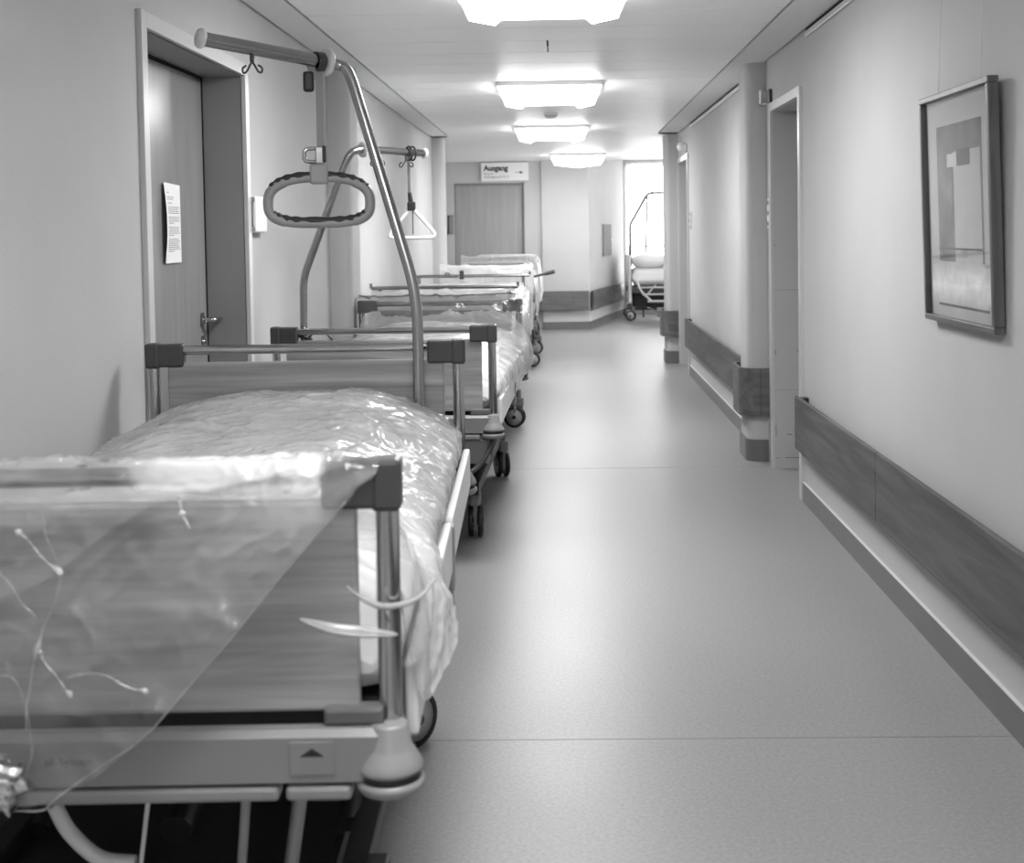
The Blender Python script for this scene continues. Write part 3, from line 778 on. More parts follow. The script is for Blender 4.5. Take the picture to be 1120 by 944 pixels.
def wood_bed(loc, rz, lift, label, castor_ang, detail=True):
    b = thing('hospital_bed', label, 'hospital bed', loc, rz, 'hospital beds along the left wall')
    for (y, sg, nm) in ((0, -1, 'footboard'), (L, 1, 'headboard')):
        mb = MB(); mb.box((-.415, y-.011, .712+lift), (.415, y+.011, 1.018+lift), .006); pnl = mb.build(nm, M['bedwood'], b)
        mb = MB(); mb.tube([(-.37, y, 1.055+lift), (.37, y, 1.055+lift)], .0145, 18); mb.build('top_rail', M['chrome'], pnl)
        for s in (-1, 1):
            mb = MB(); mb.tube([(s*.458, y, .66+lift), (s*.458, y, 1.03+lift)], .0175, 20); mb.build('post', M['chrome'], pnl)
            mb = MB()
            xa, xb = sorted((s*.365, s*.4785)); mb.box((xa, y-.022, 1.006+lift), (xb, y+.022, 1.076+lift), .007)
            xa, xb = sorted((s*.437, s*.480)); mb.box((xa, y-.024, 1.002+lift), (xb, y+.024, 1.078+lift), .008)
            mb.build('corner_bracket', M['bracket'], pnl)
            xa, xb = sorted((s*.365, s*.45)); mb = MB(); mb.box((xa, y-.018+sg*.012, .698+lift), (xb, y+.018+sg*.012, .722+lift), .005); mb.build('clamp', M['clampg'], pnl)
        yo = y+sg*.025
        mb = MB()
        pr = [(-.022, .624), (.018, .624), (.018, .69), (.008, .697), (-.012, .697), (-.022, .688)]   # (y,z) profile
        vs = []; 
        for x in (-.45, .45): vs += [(x, yo-sg*a if sg > 0 else yo+a, z+lift) for a, z in pr]
        n = len(pr); mb.add(vs, [list(range(n)), list(range(n, 2*n))[::-1]]+[[i, (i+1) % n, (i+1) % n+n, i+n] for i in range(n)])
        bmo = mb.build(nm.replace('board', '')+'_end_beam', M['ivory'], b)
        for (xa, xb) in ((-.40, -.312), (-.302, .302), (.312, .405)):
            mb = MB(); mb.box((xa, yo-.02+sg*.004, .597+lift), (xb, yo+.018+sg*.004, .618+lift), .006); mb.build('bumper_strip', M['ivoryd'], bmo)
        for s in (-1, 1):
            mb = MB(); c = (s*.458, y+sg*.022, lift)
            mb.lathe([(.0, .632), (.044, .632), (.0475, .634), (.0475, .639), (.043, .648), (.035, .662), (.0315, .667), (.0268, .696), (.0245, .70), (.018, .70)], c, 36)
            bf = mb.build('corner_buffer', M['ivory'], bmo)
            mb = MB(); mb.lathe([(0, .62), (.0435, .62), (.0435, .633), (0, .633)], c, 36); mb.build('groove', M['black'], bf)
            mb = MB(); mb.lathe([(0, .600), (.032, .600), (.044, .604), (.0495, .612), (.0495, .617), (.046, .622), (0, .622)], c, 36); mb.build('buffer_disc', M['ivory'], bf)
    # side rails
    for s in (-1, 1):
        for (ya, yb) in ((.06, .98), (1.03, 1.94)):
            xa, xb = sorted((s*.472, s*.492)); mb = MB(); mb.box((xa, ya, .645+lift), (xb, yb, .757+lift), .006); pl = mb.build('side_board', M['white'], b)
            mb = MB(); mb.box((min(s*.452, s*.474), ya+.05, .66+lift), (max(s*.452, s*.474), yb-.05, .735+lift), .004); mb.build('board_bracket', M['ivoryd'], pl)
        mb = MB(); mb.box((min(s*.47, s*.496), .985, .60+lift), (max(s*.47, s*.496), 1.025, .745+lift), .006); mb.tube(fillet([(s*.485, 1.0, .61+lift), (s*.49, .99, .575+lift), (s*.486, 1.03, .555+lift)], .015), .006, 10); mb.build('release_lever', M['ivoryd'], b)
        mb = MB(); xa, xb = sorted((s*.43, s*.468)); mb.box((xa, 1.70, .70+lift), (xb, 1.98, .77+lift), .008); mb.build('frame_corner', M['steel'], b)
    # mattress platform and underframe
    mb = MB(); mb.box((-.44, .08, .655+lift), (.44, 1.95, .70+lift), .005)
    for y in (.3, .75, 1.2, 1.65): mb.box((-.43, y, .61+lift), (.43, y+.04, .66+lift))
    for s in (-1, 1): mb.box((s*.40-.025, .05, .58+lift), (s*.40+.025, L-.05, .645+lift), .004)
    mb.build('mattress_platform', M['dark'], b)
    mb = MB()
    for s in (-1, 1):
        mb.box((s*.34-.025, .30, .22), (s*.34+.025, 2.0, .27), .004)
        mb.tube([(s*.30, .62, .25), (s*.30, 1.35, .62+lift)], .022, 10); mb.tube([(s*.27, 1.5, .25), (s*.27, .75, .62+lift)], .022, 10)
    for y in (.34, 1.1, 1.93): mb.box((-.34, y, .225), (.34, y+.05, .265))
    mb.box((-.37, .30, .17), (.30, 1.98, .235), .02)  # near-black plate added to imitate the deep shade under the bed
    mb.tube([(0, .5, .30), (0, 1.4, .5+lift)], .03, 12); mb.box((-.1, 1.25, .28), (.1, 1.6, .42+lift), .01)
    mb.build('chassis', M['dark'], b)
    for (x, y, a) in castor_ang: castor_parts(b, x, y, a)
    def prof(tt, x): return lift + .80+.10*(1-sm((abs(x)-.24)/.24)) + .02*sm((tt-.55)/.3)
    mattress_mesh(.035, 1.97, .702+lift, prof, .462).build('mattress', M['linen'], b)
    return b

# bed 1 --------------------------------------------------------------------
B1 = dict(loc=(-.712, 1.81, 0), rz=.0282)
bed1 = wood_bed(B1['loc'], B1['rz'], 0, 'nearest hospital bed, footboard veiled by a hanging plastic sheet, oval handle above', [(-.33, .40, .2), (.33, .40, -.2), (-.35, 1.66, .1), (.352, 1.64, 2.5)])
# details under the foot end
beam = [c for c in bed1.children if c.name.startswith('foot_end_beam')][0]
mb = MB(); mb.box((.318, -.049, .635), (.382, -.0465, .683), .001); lab = mb.build('position_label', M['ivory'], beam)
mb = MB(); mb.add([(.333, -.0496, .662), (.368, -.0496, .662), (.3505, -.0496, .674)], [[0, 1, 2]]); mb.build('triangle_mark', M['inkb'], lab, fixn=False)
text_mesh('ali-System', .017, M['inkb'], 'lettering', beam, (-.027, -.0475, .655), ext=.0003)
mb = MB(); tz = .60
mb.tube(fillet([(-.165, .29, tz), (-.158, .29, .45), (-.146, .29, .455)], .01), .004, 8)
mb.tube(catmull([(-.143, .29, .448), (-.118, .29, .40), (-.07, .29, .355), (-.01, .29, .345)], 20), [.013]*20, 14)
mb.tube([(.0, .29, .345), (.035, .29, tz)], .004, 8)
mb.build('bag_holder_loop', M['whitetube'], bed1)
mb = MB(); mb.tube(fillet([(.0, .35, .6), (0, .35, .475), (.04, .35, .47), (.04, .35, .6)], .012), .005, 8); mb.tube(catmull([(.08, .3, .49), (.11, .3, .465), (.14, .3, .465), (.165, .3, .49)], 12), .006, 8); mb.lathe([(.009, 0), (.009, .02)], (.055, .35, .46), 12)
mb.build('cable_hook', M['ivoryd'], bed1)
mb = MB(); mb.tube([(.205, .22, .60), (.165, .26, .22)], .008, 10); mb.tube([(.305, .18, .60), (.225, .3, .16)], .012, 4)
mb.build('foot_brake_rod', M['greytube'], bed1)
mb = MB(); mb.box((.38, .22, .335), (.42, .30, .352), .006); mb.tube([(.40, .27, .345), (.36, .36, .24)], .008, 8); mb.build('brake_pedal', M['dgrey'], bed1)

def bed_obj(name, mb, m, B, label, cat, group=None):
    o = mb.build(name, m, None, B['loc'], B['rz'], fixn=False)
    return tag(o, label, cat, group)
# plastic sheet on bed 1 (bed-local coordinates)
xs = [-.47, -.40, -.28, -.12, 0., .12, .24, .33, .40, .45]
zl = [(-.5, .60), (-.02, .605), (.01, .63), (.124, .706), (.25, .845), (.35, .965), (.41, 1.03), (.45, 1.062)]
def frow(f, y):   # f: 0 lower edge .. 1 rail front
    return [(x, y-.012*math.sin(3*x+f*4)*(1-f), lerp(zl, x)+(1.066-lerp(zl, x))*f) for x in xs]
def cross(y, crown, side, xr, zr, xl=.462, zlft=.735):
    q = [(-xl, y, zlft), (-xl+.012, y, side), (-.36, y, side+(crown-side)*.55), (-.2, y, crown), (-.06, y, crown+.004), (.08, y, crown+.002), (.22, y, crown), (.36, y, side+(crown-side)*.5), (xr*.45+.455*.55, y, side-.015), (xr, y, zr)]
    return q
st = [frow(0, -.075), frow(.33, -.068), frow(.66, -.052), frow(1, -.030),
      [(x, .0, 1.075 if x < .35 else 1.086) for x in xs],
      [(x if i < 8 else (.462, .485)[i-8], .045 if i < 8 else (.03, .06)[i-8], 1.06 if i < 8 else (.98, .72)[i-8]) for i, x in enumerate(xs)],
      cross(.16, .955, .90, .525, .712), cross(.34, .912, .83, .535, .715), cross(.55, .915, .828, .497, .735), cross(.8, .917, .827, .47, .757), cross(1.1, .92, .825, .465, .762), cross(1.5, .932, .83, .468, .768), cross(1.80, .935, .832, .466, .77), cross(1.96, .928, .825, .462, .775)]
P = film_mesh(st, 250, 460, .0075, 2.3, fs=1.5)
# ragged lower corner at the right side
mb = MB(); mb.grid(P)
cov1 = bed_obj('plastic_cover', mb, M['film_top'], B1, 'crinkled clear plastic sheet over the nearest bed and its footboard', 'plastic cover', 'plastic covers on the beds')
# how milky (creased, doubled) the sheet is from place to place
hz = cov1.data.attributes.new('haze', 'FLOAT', 'POINT')
def haze1(p):
    n = noise.noise(p*9)*.5+noise.noise(p*22)*.3
    if p.y < .06 and p.z < 1.03: h = .07+.10*max(0, n)                       # hanging in front of the footboard
    elif p.y < .10: h = .06+.06*max(0, n)
    else: h = .34+.12*n
    h += .42*sm((p.x-.10+n*.08)/.03)*sm((.385+n*.05-p.x)/.03)*sm((p.z-1.03-n*.02)/.02)*sm((.09-p.y)/.03)   # doubled over the rail
    h += .36*sm((p.x-.415)/.04)*sm((.75-p.y)/.4)*sm((p.y-.04)/.03)            # gathered at the right side
    return max(0, min(.9, h))
for v in cov1.data.vertices: hz.data[v.index].value = haze1(v.co)
def fold(pts, r0, knots=()):
    c = [p_+Vector((noise.noise(p_*31+Vector((3, 0, 0))), 0, noise.noise(p_*31)))*.006 for p_ in catmull([(x, -.080-.012*(1.06-z)*2, z) for x, z in pts], 40)]
    mb = MB(); mb.tube(c, [r0*(.2+.6*abs(noise.noise(Vector((i*.21, x0, 0))))*2) + sum(.005*math.exp(-((i-k)/2.2)**2) for k in knots) for i, x0 in enumerate([pts[0][0]*30]*40)], 7)
    return mb.build('crease_fold', M['film_dense'], cov1)
fold([(-.043, .998), (-.02, .975), (.02, .938)], .0022, (3, 37))
fold([(.02, .938), (0., .89), (-.018, .835), (-.03, .77), (-.035, .72)], .0016, (20,))
fold([(-.018, .835), (.005, .80), (.03, .765)], .0022, (2, 36))
fold([(-.08, .955), (-.045, .915), (-.02, .88)], .0016)
fold([(-.005, 1.03), (-.002, .99), (.018, .945)], .0012)
fold([(.022, .79), (.06, .80), (.10, .785), (.135, .77)], .0013, (37,))
fold([(.18, 1.04), (.185, 1.02), (.195, 1.0)], .004, (22,))
fold([(-.09, .80), (-.05, .79), (-.03, .74), (-.032, .66)], .0012)
c = catmull([(x, -.077, lerp(zl, x)) for x in (-.06, -.02, .0, .06, .124, .19, .25, .33, .41)], 60)
mb = MB(); mb.tube(c, .0009, 6); mb.build('free_edge', M['film_far'], cov1)
# bunched corner
mb = MB(); rows = []
for i in range(41):
    th = PI*i/40; row = []
    for k in range(64):
        ph = 2*PI*k/64; d = Vector((math.sin(th)*math.cos(ph), math.sin(th)*math.sin(ph), math.cos(th)))
        r = 1+.38*(crease(d*.55, 2.6, 4.4)-.35)+.12*(crease(d, 2.6, 1.4)-.3)
        row.append((-.105+.062*d.x*r-.02*d.z, -.095+.04*d.y*r, .655+.045*d.z*r))
    rows.append(row)
mb.grid(rows, closed_u=True); o = mb.build('bunched_corner', M['film_dense'], cov1, fixn=False)
# twisted loose fold near the right post
mb = MB(); c = catmull([(.34, -.06, .862), (.39, -.068, .85), (.43, -.062, .843), (.475, -.05, .835)], 30)
mb.tube(c, [.0015+.0075*math.sin(PI*(i/29))**.7 for i in range(30)], 8); mb.build('loose_fold', M['film_dense'], cov1)
mb = MB(); c = catmull([(.405, -.05, .905), (.43, -.05, .885), (.46, -.04, .872), (.50, .0, .872), (.525, .05, .89)], 30)
mb.tube(c, [.001+.004*math.sin(PI*(i/29)) for i in range(30)], 8); mb.build('loose_fold', M['film_dense'], cov1)

# bed 2 --------------------------------------------------------------------
B2 = dict(loc=(-.75, 5.38, 0), rz=-.0245)
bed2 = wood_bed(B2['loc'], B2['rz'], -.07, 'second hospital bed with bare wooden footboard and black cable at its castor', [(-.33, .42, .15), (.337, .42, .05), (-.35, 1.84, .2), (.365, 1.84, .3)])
mb = MB(); mb.tube(catmull([(.27, -.07, .40), (.33, -.09, .385), (.40, -.07, .42), (.45, -.04, .50), (.45, .02, .55)], 30), .011, 10); mb.build('power_cable', M['dgrey'], bed2)
mb = MB(); mb.box((.30, -.02, .42), (.44, .05, .53), .01); mb.build('control_box', M['ivory'], bed2)
mb = MB(); mb.lathe([(.0, -.014), (.058, -.014), (.066, -.008), (.066, .008), (.058, .014), (0, .014)], (0, 0, 0), 28, M=Matrix.Translation((.545, 1.28, .35)) @ Matrix.Rotation(PI/2, 4, 'Y')); mb.tube([(.40, 1.28, .35), (.545, 1.28, .35)], .014, 10); 
def cross2(y, crown, side, xr, zr): return cross(y, crown, side, xr, zr, .462, .66)
st = [cross2(.05, .80, .75, .47, .70), cross2(.12, .845, .77, .475, .69), cross2(.4, .86, .775, .485, .675), cross2(.9, .87, .775, .50, .66), cross2(1.4, .875, .78, .52, .64), cross2(1.75, .88, .79, .535, .65), cross2(1.93, .885, .82, .54, .67),
      [(x, L-.04, .985) if abs(x) < .44 else (x*1.16, L-.04, .90) for x in xs], [(x*1.02, L, 1.03) for x in xs], [(x*1.03, L+.035, .99) for x in xs], [(x*1.03, L+.05, .80) for x in xs]]
P = film_mesh(st, 120, 190, .010, 6.1)
mb = MB(); mb.grid(P); cov2 = bed_obj('plastic_cover', mb, M['film_far'], B2, 'plastic sheet over the second bed, hanging past its right side', 'plastic cover', 'plastic covers on the beds')
cov2.data.materials.append(M['film'])
for pl in cov2.data.polygons:
    if pl.center.y > 1.955: pl.material_index = 1

# beds 3 - 5 : white tube-ended beds ----------------------------------------
def tube_bed(loc, rz, label, hwid, zt, arch, castors, railz=None):
    b = thing('hospital_bed', label, 'hospital bed', loc, rz, 'hospital beds along the left wall')
    for (y, nm) in ((0, 'footboard'), (L, 'headboard')):
        mb = MB()
        if arch: mb.tube(fillet([(-hwid, y, .42), (-hwid, y, zt), (hwid, y, zt), (hwid, y, .42)], .13, 10), .017, 14)
        else:
            mb.tube([(-hwid-.02, y, zt), (hwid+.02, y, zt)], .0125, 12)
            for s in (-1, 1): mb.tube([(s*(hwid-.035), y+.02, .5), (s*(hwid-.035), y+.02, zt)], .012, 12); mb.tube([(s*(hwid+.02), y, zt), (s*(hwid+.02), y, zt+.03)], .010, 10)
        e = mb.build(nm, M['whitetube'] if arch else M['steel'], b)
        mb = MB(); mb.box((-hwid+.03, y-.008, .62), (hwid-.03, y+.008, zt-.06), .006); mb.build('end_panel', M['white'], e)
    for s in (-1, 1):
        mb = MB(); mb.box((s*(hwid-.02)-.015, .02, .50), (s*(hwid-.02)+.015, L-.02, .57), .005); sb = mb.build('side_frame', M['whitetube'], b)
        if railz:
            mb = MB(); mb.tube([(s*(hwid+.005), .1, railz), (s*(hwid+.005), L-.1, railz)], .010, 10)
            for y in (.1, L-.1): mb.tube([(s*(hwid+.005), y, .54), (s*(hwid+.005), y, railz)], .009, 10)
            mb.build('guard_rail', M['steel'], b)
    mb = MB()
    for s in (-1, 1): mb.box((s*.34-.02, .3, .22), (s*.34+.02, 1.98, .27), .004); mb.tube([(s*.3, .6, .25), (s*.3, 1.2, .52)], .02, 8); mb.tube([(s*.27, 1.45, .25), (s*.27, .85, .52)], .02, 8)
    for y in (.35, 1.1, 1.9): mb.box((-.34, y, .225), (.34, y+.05, .265))
    mb.box((-hwid+.03, .05, .52), (hwid-.03, L-.05, .56), .004)
    mb.build('chassis', M['dark'], b)
    for (x, y, a) in castors: castor_parts(b, x, y, a)
    def prof(tt, x): return .82+.05*(1-sm((abs(x)-.24)/.24))+.06*sm((tt-.7)/.2)
    mattress_mesh(.05, L-.05, .565, prof, hwid-.04).build('mattress', M['pillow'], b)
    return b
def tube_cover(B, label, hwid, zt, seed, zr, xr, head=True):
    def cr(y, crown, side): return [(-hwid-.01, y, .62), (-hwid, y, side), (-.34, y, side+(crown-side)*.6), (-.2, y, crown), (-.06, y, crown+.006), (.08, y, crown), (.22, y, crown), (.34, y, side+(crown-side)*.6), (hwid+.01, y, side-.02), (xr, y, zr)]
    st = [[(x, -.04, .72) for x in xs], [(x, -.04, .9) for x in xs], [(x, -.01, zt+.018) for x in xs], [(x, .05, zt-.02) for x in xs], cr(.25, .955, .90), cr(.6, .93, .87), cr(1.1, .93, .87), cr(1.5, .955, .89), cr(1.8, .98, .91), cr(1.97, .985, .92)]
    P = film_mesh(st, 70, 110, .012, seed)
    mb = MB(); mb.grid(P); return bed_obj('plastic_cover', mb, M['film_white'], B, label, 'plastic cover', 'plastic covers on the beds')
B3 = dict(loc=(-.742, 8.15, 0), rz=-.015)
bed3 = tube_bed(B3['loc'], B3['rz'], 'third hospital bed along the left wall with thin steel end bars', .45, 1.045, False, [(-.33, .92, .1), (.42, .92, 1.45), (-.33, 1.8, .1), (.34, 1.8, .4)])
mb = MB(); mb.box((-.09, L-.02, 1.02), (-.055, L+.02, 1.09), .006); mb.build('clip', M['dgrey'], bed3)
mb = MB(); mb.tube(fillet([(-.2, L, 1.04), (-.2, L-.02, 1.07), (-.17, L-.02, 1.07), (-.17, L, 1.04)], .01), .006, 8); mb.build('hook', M['steel'], bed3)
tube_cover(B3, 'milky plastic sheet over the third bed behind the thin steel bar', .45, 1.0, 3.3, .60, .475)
B4 = dict(loc=(-.72, 12.65, 0), rz=.0)
bed4 = tube_bed(B4['loc'], B4['rz'], 'fourth hospital bed with rounded white tube ends and large castors showing', .43, 1.03, True, [(-.33, .45, .1), (.455, .45, 1.5), (-.33, 1.80, .1), (.468, 1.80, 1.5)])
mb = MB(); mb.tube([(.40, .95, .90), (.62, .97, .95)], .013, 10); mb.tube([(.56, .965, .937), (.66, .975, .96)], .021, 12); mb.build('crank_handle', M['dgrey'], bed4)
tube_cover(B4, 'milky plastic sheet over the fourth bed near the corridor end', .43, 1.03, 8.3, .55, .47)
B5 = dict(loc=(-.735, 15.55, 0), rz=.0)
bed5 = tube_bed(B5['loc'], B5['rz'], 'farthest hospital bed of the row standing before the exit door', .45, 1.06, True, [(-.33, .45, .1), (.40, .45, .2), (-.33, 1.80, .1), (.40, 1.80, .3)])
tube_cover(B5, 'milky plastic sheet over the farthest bed before the exit door', .45, 1.06, 5.7, .55, .49)

# ------------------------------------------------------------------ trapeze poles
def trapeze(label, pts, rad, r, flange_at, hooks, pm, base, rb=None):
    t = thing('trapeze_pole', label, 'trapeze pole', base)
    bz = Vector(base)
    P = [Vector(p)-bz for p in pts]
    end = P[-1]; d = (P[-1]-P[-2]).normalized()
    PP = P if not rb else P[:-1]+[P[-2]+d*.06]
    mb = MB(); mb.tube(fillet(PP, rad, 10), r, 20); mb.build('pole', pm or M['steel'], t)
    if rb:
        mb = MB(); mb.tube([P[-2]+d*.03, end], rb, 24); mb.build('bar', M['steel'], t); r = rb
    Q = d.to_track_quat('Z', 'Y').to_matrix().to_4x4()
    mb = MB(); mb.lathe([(.0, -.006), (r*1.3, -.006), (r*1.42, -.002), (r*1.42, .002), (r*1.3, .006), (0, .008)], (0, 0, 0), 28, M=Matrix.Translation(end) @ Q); mb.build('end_cap', M['cap'], t)
    fp = P[-2]+(P[-1]-P[-2])*flange_at
    mb = MB(); mb.lathe([(r*.6, -.007), (r*1.9, -.007), (r*2.1, -.003), (r*2.1, .003), (r*1.9, .007), (r*.6, .007)], (0, 0, 0), 32, M=Matrix.Translation(fp) @ Q); mb.build('stop_ring', M['cap'], t)
    for h in hooks:
        hp = P[-2]+(P[-1]-P[-2])*h
        side = d.cross(Vector((0, 0, 1))).normalized()
        ax = (side*.9+d*.44).normalized()
        mb = MB(); mb.box((-.006, -.006, -r-.02), (.006, .006, -r+.003), .002, M=Matrix.Translation(hp))
        for s in (-1, 1):
            c0 = hp+Vector((0, 0, -r-.018))
            mb.tube(catmull([c0, c0+ax*s*.008+Vector((0, 0, -.010)), c0+ax*s*.019+Vector((0, 0, -.027)), c0+ax*s*.030+Vector((0, 0, -.030)), c0+ax*s*.032+Vector((0, 0, -.018)), c0+ax*s*.020+Vector((0, 0, -.010))], 26), .0032, 8)
        mb.build('cable_hook', M['dgrey'], t)
    return t
Z1 = 1.90
trapeze('tall steel trapeze pole on the nearest bed, bar reaching over the left door',
        [(-.421, 3.745, .72), (-.421, 3.745, 1.215), (-.618, 3.80, 1.888), (-.655, 3.80, Z1), (-.972, 3.50, 1.937)], [.10, .07, .03], .0165, .075, [.64], None, (-.421, 3.745, .72), .020)
trapeze('thinner steel trapeze pole rising behind the second bed footboard',
        [(-1.10, 5.43, .78), (-1.095, 5.43, 1.21), (-.90, 5.43, 1.72), (-.86, 5.44, 1.757), (-.60, 5.74, 1.752)], [.05, .06, .05], .0165, .10, [.30, .72], None, (-1.10, 5.43, .78))
# straps tied at the foot of the second pole
mb = MB(); cx, cy = -1.095, 5.43
for (r, z, ti) in ((.028, .985, .2), (.03, .96, -.3), (.027, .94, .15)):
    mb.tube([(r*math.cos(a*2*PI/20), r*math.sin(a*2*PI/20), z-.9+ti*.03*math.cos(a*2*PI/20)) for a in range(20)], .005, 8, closed=True)
mb.tube(catmull([(.02, -.02, .06), (.07, -.02, .085), (.12, -.02, .05), (.14, -.02, -.01), (.17, -.02, -.055)], 24), .0045, 8)
mb.tube(catmull([(-.02, -.02, .06), (-.06, -.02, .07), (-.10, -.02, .04)], 16), .0045, 8)
mb.tube(catmull([(.0, -.03, .03), (.03, -.03, -.02), (.01, -.03, -.045), (.05, -.03, -.05)], 16), .006, 8)
o = mb.build('tie_strap', M['dgrey'], None, (cx, cy-.0, .9)); tag(o, 'dark straps knotted round the base of the second trapeze pole', 'strap')

# grab handles -------------------------------------------------------------
def oval(w, h, n, bend):
    pts = []
    for i in range(n):
        a = 2*PI*i/n; ca, sa = math.cos(a), math.sin(a)
        x = w*math.copysign(abs(ca)**.62, ca); z = h*math.copysign(abs(sa)**.72, sa)
        z += bend*(1-(x/w)**2)*(1 if sa > 0 else .15)
        pts.append(Vector((x, 0, z)))
    return pts
g1 = thing('trapeze_ring', 'oval grey grab handle with dark grips hanging over the nearest bed', 'grab handle', (-.705, 3.76, 1.49), .18, 'trapeze handles')
n = 96; ov = oval(.148, .062, n, .012)
mb = MB(); mb.tube(ov, [.0135 if abs(p.x) < .10 else .0155 for p in ov], 14, closed=True); ring = mb.build('handle_ring', M['handle'], g1)
for (lo, hi, nm) in ((.07, .43, 1), (.57, .93, -1)):
    pts = []; rr = []
    m_ = 90
    for i in range(m_):
        f = lo+(hi-lo)*i/(m_-1); q = f*n; k = int(q) % n; fr = q-int(q)
        p = ov[k]*(1-fr)+ov[(k+1) % n]*fr
        off = .007
        pts.append(p+Vector((0, 0, off)))
        rr.append((.0128+.0012*math.sin(i*.62))*min(1, .4+min(i, m_-1-i)/5))
    mb = MB(); mb.tube(pts, rr, 14); mb.build('grip', M['grip'], ring)
mb = MB(); mb.box((-.027, -.018, .055), (.027, .018, .115), .007); mb.build('hub', M['handle'], g1)
mb = MB(); mb.box((-.010, -.014, .115), (.018, .014, .165), .004); mb.tube(fillet([(-.01, 0, .16), (-.04, -.005, .158), (-.042, -.005, .122), (-.01, 0, .12)], .012), .006, 10); mb.build('buckle', M['chrome'], g1)
mb = MB(); mb.box((.010, -.016, .118), (.022, .016, .168), .004); mb.build('buckle_lock', M['black'], g1)
mb = MB()
rows = [[(.003-.011+.004*math.sin(z*6), .0, z), (.003+.011+.004*math.sin(z*6), .0, z)] for z in [.15+.22*i/12 for i in range(13)]]
def band(rows, th):
    m = MB(); A = [[Vector(p)+Vector((0, -th, 0)) for p in r] for r in rows]; B = [[Vector(p)+Vector((0, th, 0)) for p in r] for r in rows]
    loop = [[r[0], r[1], s_[1], s_[0]] for r, s_ in zip(A, B)]
    m.grid(loop, closed_u=True, smooth=False); m.add(loop[0], [[0, 1, 2, 3]]); m.add(loop[-1], [[3, 2, 1, 0]]); return m
mb = band(rows, .0018)
# loop around the bar
mb.add([], [])
for s in (-1, 1):
    r3 = [[(s*.002-.012+s*.018*sm(i/8), .004*s, .36+.05*i/8), (s*.002+.012+s*.018*sm(i/8), .004*s, .36+.05*i/8)] for i in range(9)]
    m3 = band(r3, .0018); mb.add(m3.v, m3.f)
ringp = [(.0+.0245*math.cos(2*PI*i/24), 0, .432-.018+.0245*math.sin(2*PI*i/24)) for i in range(24)]
RB = Matrix.Translation((.0, 0, 0))
mb.build('strap', M['strap'], g1)
mb = MB(); rr_ = []
barx = Vector((-.73, -.68, 0)).normalized(); sd = Vector((-barx.y, barx.x, 0))
Rm = Matrix.Rotation(-.18, 4, 'Z')
rows = []
for i in range(25):
    a = 2*PI*i/24
    c = (sd*math.cos(a)+Vector((0, 0, 1))*math.sin(a))*.0255
    rows.append([c-barx*.013, c+barx*.013])
mb.grid(rows); 
rows2 = [[(r[0]+r[1])/2+((r[0]-(r[0]+r[1])/2)) + ((r[0]+r[1])/2).normalized()*.003, r[1]+((r[0]+r[1])/2).normalized()*.003] for r in rows]
mb.grid([r[::-1] for r in rows2])
lp = MB(); lp.add([Rm @ Vector(v)+Vector((.006, .0, .413)) for v in mb.v], mb.f, True); lp.build('strap_loop', M['dgrey'], g1, fixn=False)
mb = MB(); mb.box((-.04, -.012, .325), (-.008, .012, .385), .008); mb.build('strap_clamp', M['black'], g1)

g2 = thing('trapeze_triangle', 'white triangular grab handle hanging from the second trapeze bar', 'grab handle', (-.655, 5.67, 1.41), 0, 'trapeze handles')
tri = fillet([(0, 0, .10), (-.118, 0, -.035), (.118, 0, -.035), (0, 0, .10)], .045, 10)
mb = MB(); mb.tube(tri, .0085, 12); mb.build('triangle_grip', M['white'], g2)
mb = MB(); mb.box((-.018, -.014, .085), (.018, .014, .125), .006); mb.tube([(0, 0, .12), (-.008, 0, .165)], .009, 10); mb.build('buckle', M['black'], g2)
rows = [[(-.009-.006, 0, z), (-.009+.006, 0, z)] for z in (.12, .2, .27, .33)]
mb = band(rows, .002); m3 = band([[(.002, 0, -.02), (.008, 0, -.02)], [(.002, 0, .09), (.008, 0, .09)]], .001); mb.add(m3.v, m3.f); mb.build('strap', M['clampg'], g2)
mb = MB()
d2 = Vector((.26, .30, 0)).normalized(); s2 = Vector((-d2.y, d2.x, 0))
for o_ in (-.009, .012):
    mb.tube([d2*o_+(s2*math.cos(2*PI*i/24)*.0225+Vector((0, 0, 1))*(math.sin(2*PI*i/24)*.03+.338)) for i in range(24)], .0045, 8, closed=True)
mb.build('strap_loop', M['black'], g2)

# ------------------------------------------------------------------ bed by the window (stands crosswise)
b6 = thing('hospital_bed', 'hospital bed standing crosswise before the bright window', 'hospital bed', (1.02, 19.42, 0), 0)
mb = MB(); mb.tube([(.03, .05, .30), (.03, .05, 1.0)], .028, 12); mb.tube([(.03, .9, .30), (.03, .9, 1.0)], .028, 12); mb.tube([(.03, .05, .98), (.03, .9, .98)], .018, 12); mb.box((.02, .08, .55), (.045, .88, .95), .006); mb.build('headboard', M['whitetube'], b6)
mb = MB(); mb.box((.02, .05, .42), (2.1, .09, .50), .005); mb.box((.02, .86, .42), (2.1, .9, .50), .005); mb.box((.05, .06, .48), (2.08, .88, .52)); mb.build('side_frame', M['dgrey'], b6)
mb = MB(); mb.tube(fillet([(.36, -.02, .30), (.20, -.02, .45), (.14, -.02, .61), (1.9, -.02, .61), (1.95, -.02, .30), (.3, -.02, .30)], .06, 8), .017, 12)
mb.tube([(.15, -.02, .51), (1.9, -.02, .51)], .013, 10); mb.tube([(.22, -.02, .405), (1.9, -.02, .405)], .013, 10); mb.tube([(.30, -.015, .41), (.42, -.015, .55)], .012, 8)
mb.build('guard_rail', M['whitetube'], b6)
mb = MB(); mb.tube([(.08, .93, 1.12), (2.0, .93, 1.12)], .012, 10); mb.tube([(.08, .93, 1.04), (2.0, .93, 1.04)], .012, 10)
for x in (.08, 1.0, 2.0): mb.tube([(x, .93, .45), (x, .93, 1.12)], .012, 10)
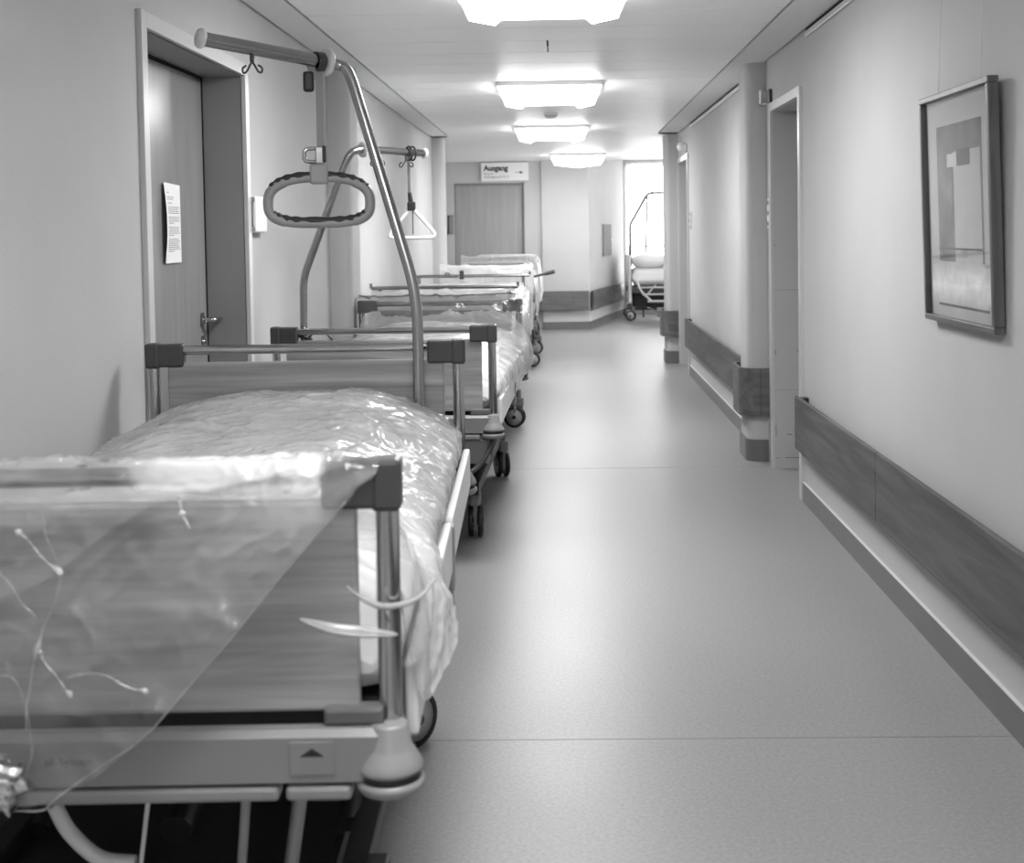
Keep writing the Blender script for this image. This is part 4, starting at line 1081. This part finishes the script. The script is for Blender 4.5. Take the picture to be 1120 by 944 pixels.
mb.build('guard_rail', M['greytube'], b6)
rows = []
R90 = Matrix.Translation((2.12, 0.03, 0)) @ Matrix.Rotation(PI/2, 4, 'Z')
mbm = mattress_mesh(.0, 2.05, .522, lambda tt, x: .80, .42)
m6 = MB(); m6.add([Matrix.Translation((2.12, .47, 0)) @ Matrix.Rotation(PI/2, 4, 'Z') @ v for v in mbm.v], mbm.f, True); m6.build('mattress', M['pillow'], b6)
rows = []
for i in range(25):
    th_ = PI*i/24; row = []
    for k in range(36):
        ph = 2*PI*k/36; d = Vector((math.sin(th_)*math.cos(ph), math.sin(th_)*math.sin(ph), math.cos(th_)))
        e = lambda v, p: math.copysign(abs(v)**p, v)
        row.append((.36+.28*e(d.x, .6), .45+.36*e(d.y, .6), .90+.11*d.z*(1+.25*noise.noise(d*2.1))))
    rows.append(row)
mb = MB(); mb.grid(rows, closed_u=True); pil = mb.build('pillow', M['pillow'], None, (1.02, 19.42, -.0)); tag(pil, 'plump white pillow on the bed by the window', 'pillow')
rows = []
for i in range(30):
    row = []
    for k in range(30):
        x = .62+1.4*i/29; yk = k/29; y = -.005+.92*yk
        zt = .87+.07*noise.noise(Vector((x*3, y*3, 2)))+.10*math.exp(-((x-.72)/.12)**2)*math.exp(-((y-.35)/.3)**2)
        edge = sm(yk/.12)*sm((1-yk)/.12)
        row.append((x, y, .62+(zt-.62)*edge**.6))
    rows.append(row)
mb = MB(); mb.grid(rows); du = mb.build('duvet', M['linen'], None, (1.02, 19.42, 0), fixn=True); tag(du, 'rumpled white duvet spread over the bed by the window', 'duvet')
mb = MB()
for y in (.1, .82): mb.box((.05, y, .16), (.45, y+.05, .22), .005); mb.box((1.6, y, .16), (2.0, y+.05, .22), .005)
mb.box((.3, .4, .18), (1.8, .5, .24)); mb.tube([(.4, .45, .22), (1.0, .45, .46)], .03, 10); mb.tube([(1.6, .45, .22), (1.1, .45, .46)], .03, 10)
mb.tube([(.24, .1, .05), (.24, .1, .42)], .012, 8)
mb.box((.1, .3, .2), (1.9, .65, .46), .02)
mb.build('chassis', M['dark'], b6)
for (x, y, a) in ((.08, .12, 1.2), (.08, .84, 1.3), (1.95, .12, 1.4), (1.95, .84, 1.5)): castor_parts(b6, x, y, a, .2)
mb = MB(); mb.box((.45, .0, .06), (.8, .10, .085), .006); mb.tube([(.3, .05, .2), (.6, .05, .08)], .012, 8); mb.build('foot_pedal', M['steel'], b6)
trapeze('slender trapeze pole on the bed by the window', [(1.075, 19.52, .36), (1.07, 19.52, 1.46), (1.34, 19.62, 1.92), (1.40, 19.67, 1.945), (2.15, 19.77, 1.95)], [.05, .05, .03], .02, .05, [.5], M['dgrey'], (1.075, 19.52, .36))
g3 = thing('grab_strap', 'thin dark strap hanging from the trapeze by the window', 'strap', (1.315, 19.61, 1.12))
mb = MB(); mb.tube([(0, 0, 0), (.03, 0, .77)], .015, 8); mb.build('strap', M['dgrey'], g3)
mb = MB(); mb.box((-.015, -.01, -.06), (.015, .01, .02), .004); mb.build('buckle', M['black'], g3)

# ------------------------------------------------------------------ daylight and render look
w = bpy.data.worlds.new('overcast_sky'); S.world = w; w.use_nodes = True
bg = w.node_tree.nodes['Background']; bg.inputs[0].default_value = (1, 1, 1, 1); bg.inputs[1].default_value = 8.0
vs = S.view_settings; vs.view_transform = 'Standard'; vs.look = 'None'; vs.gamma = 1; vs.use_curve_mapping = False; vs.exposure = 0.35
S.cycles.use_denoising = True
S.cycles.max_bounces = 10; S.cycles.diffuse_bounces = 5; S.cycles.glossy_bounces = 4; S.cycles.transparent_max_bounces = 16
S.cycles.caustics_reflective = False; S.cycles.caustics_refractive = False
S.cycles.sample_clamp_indirect = 8
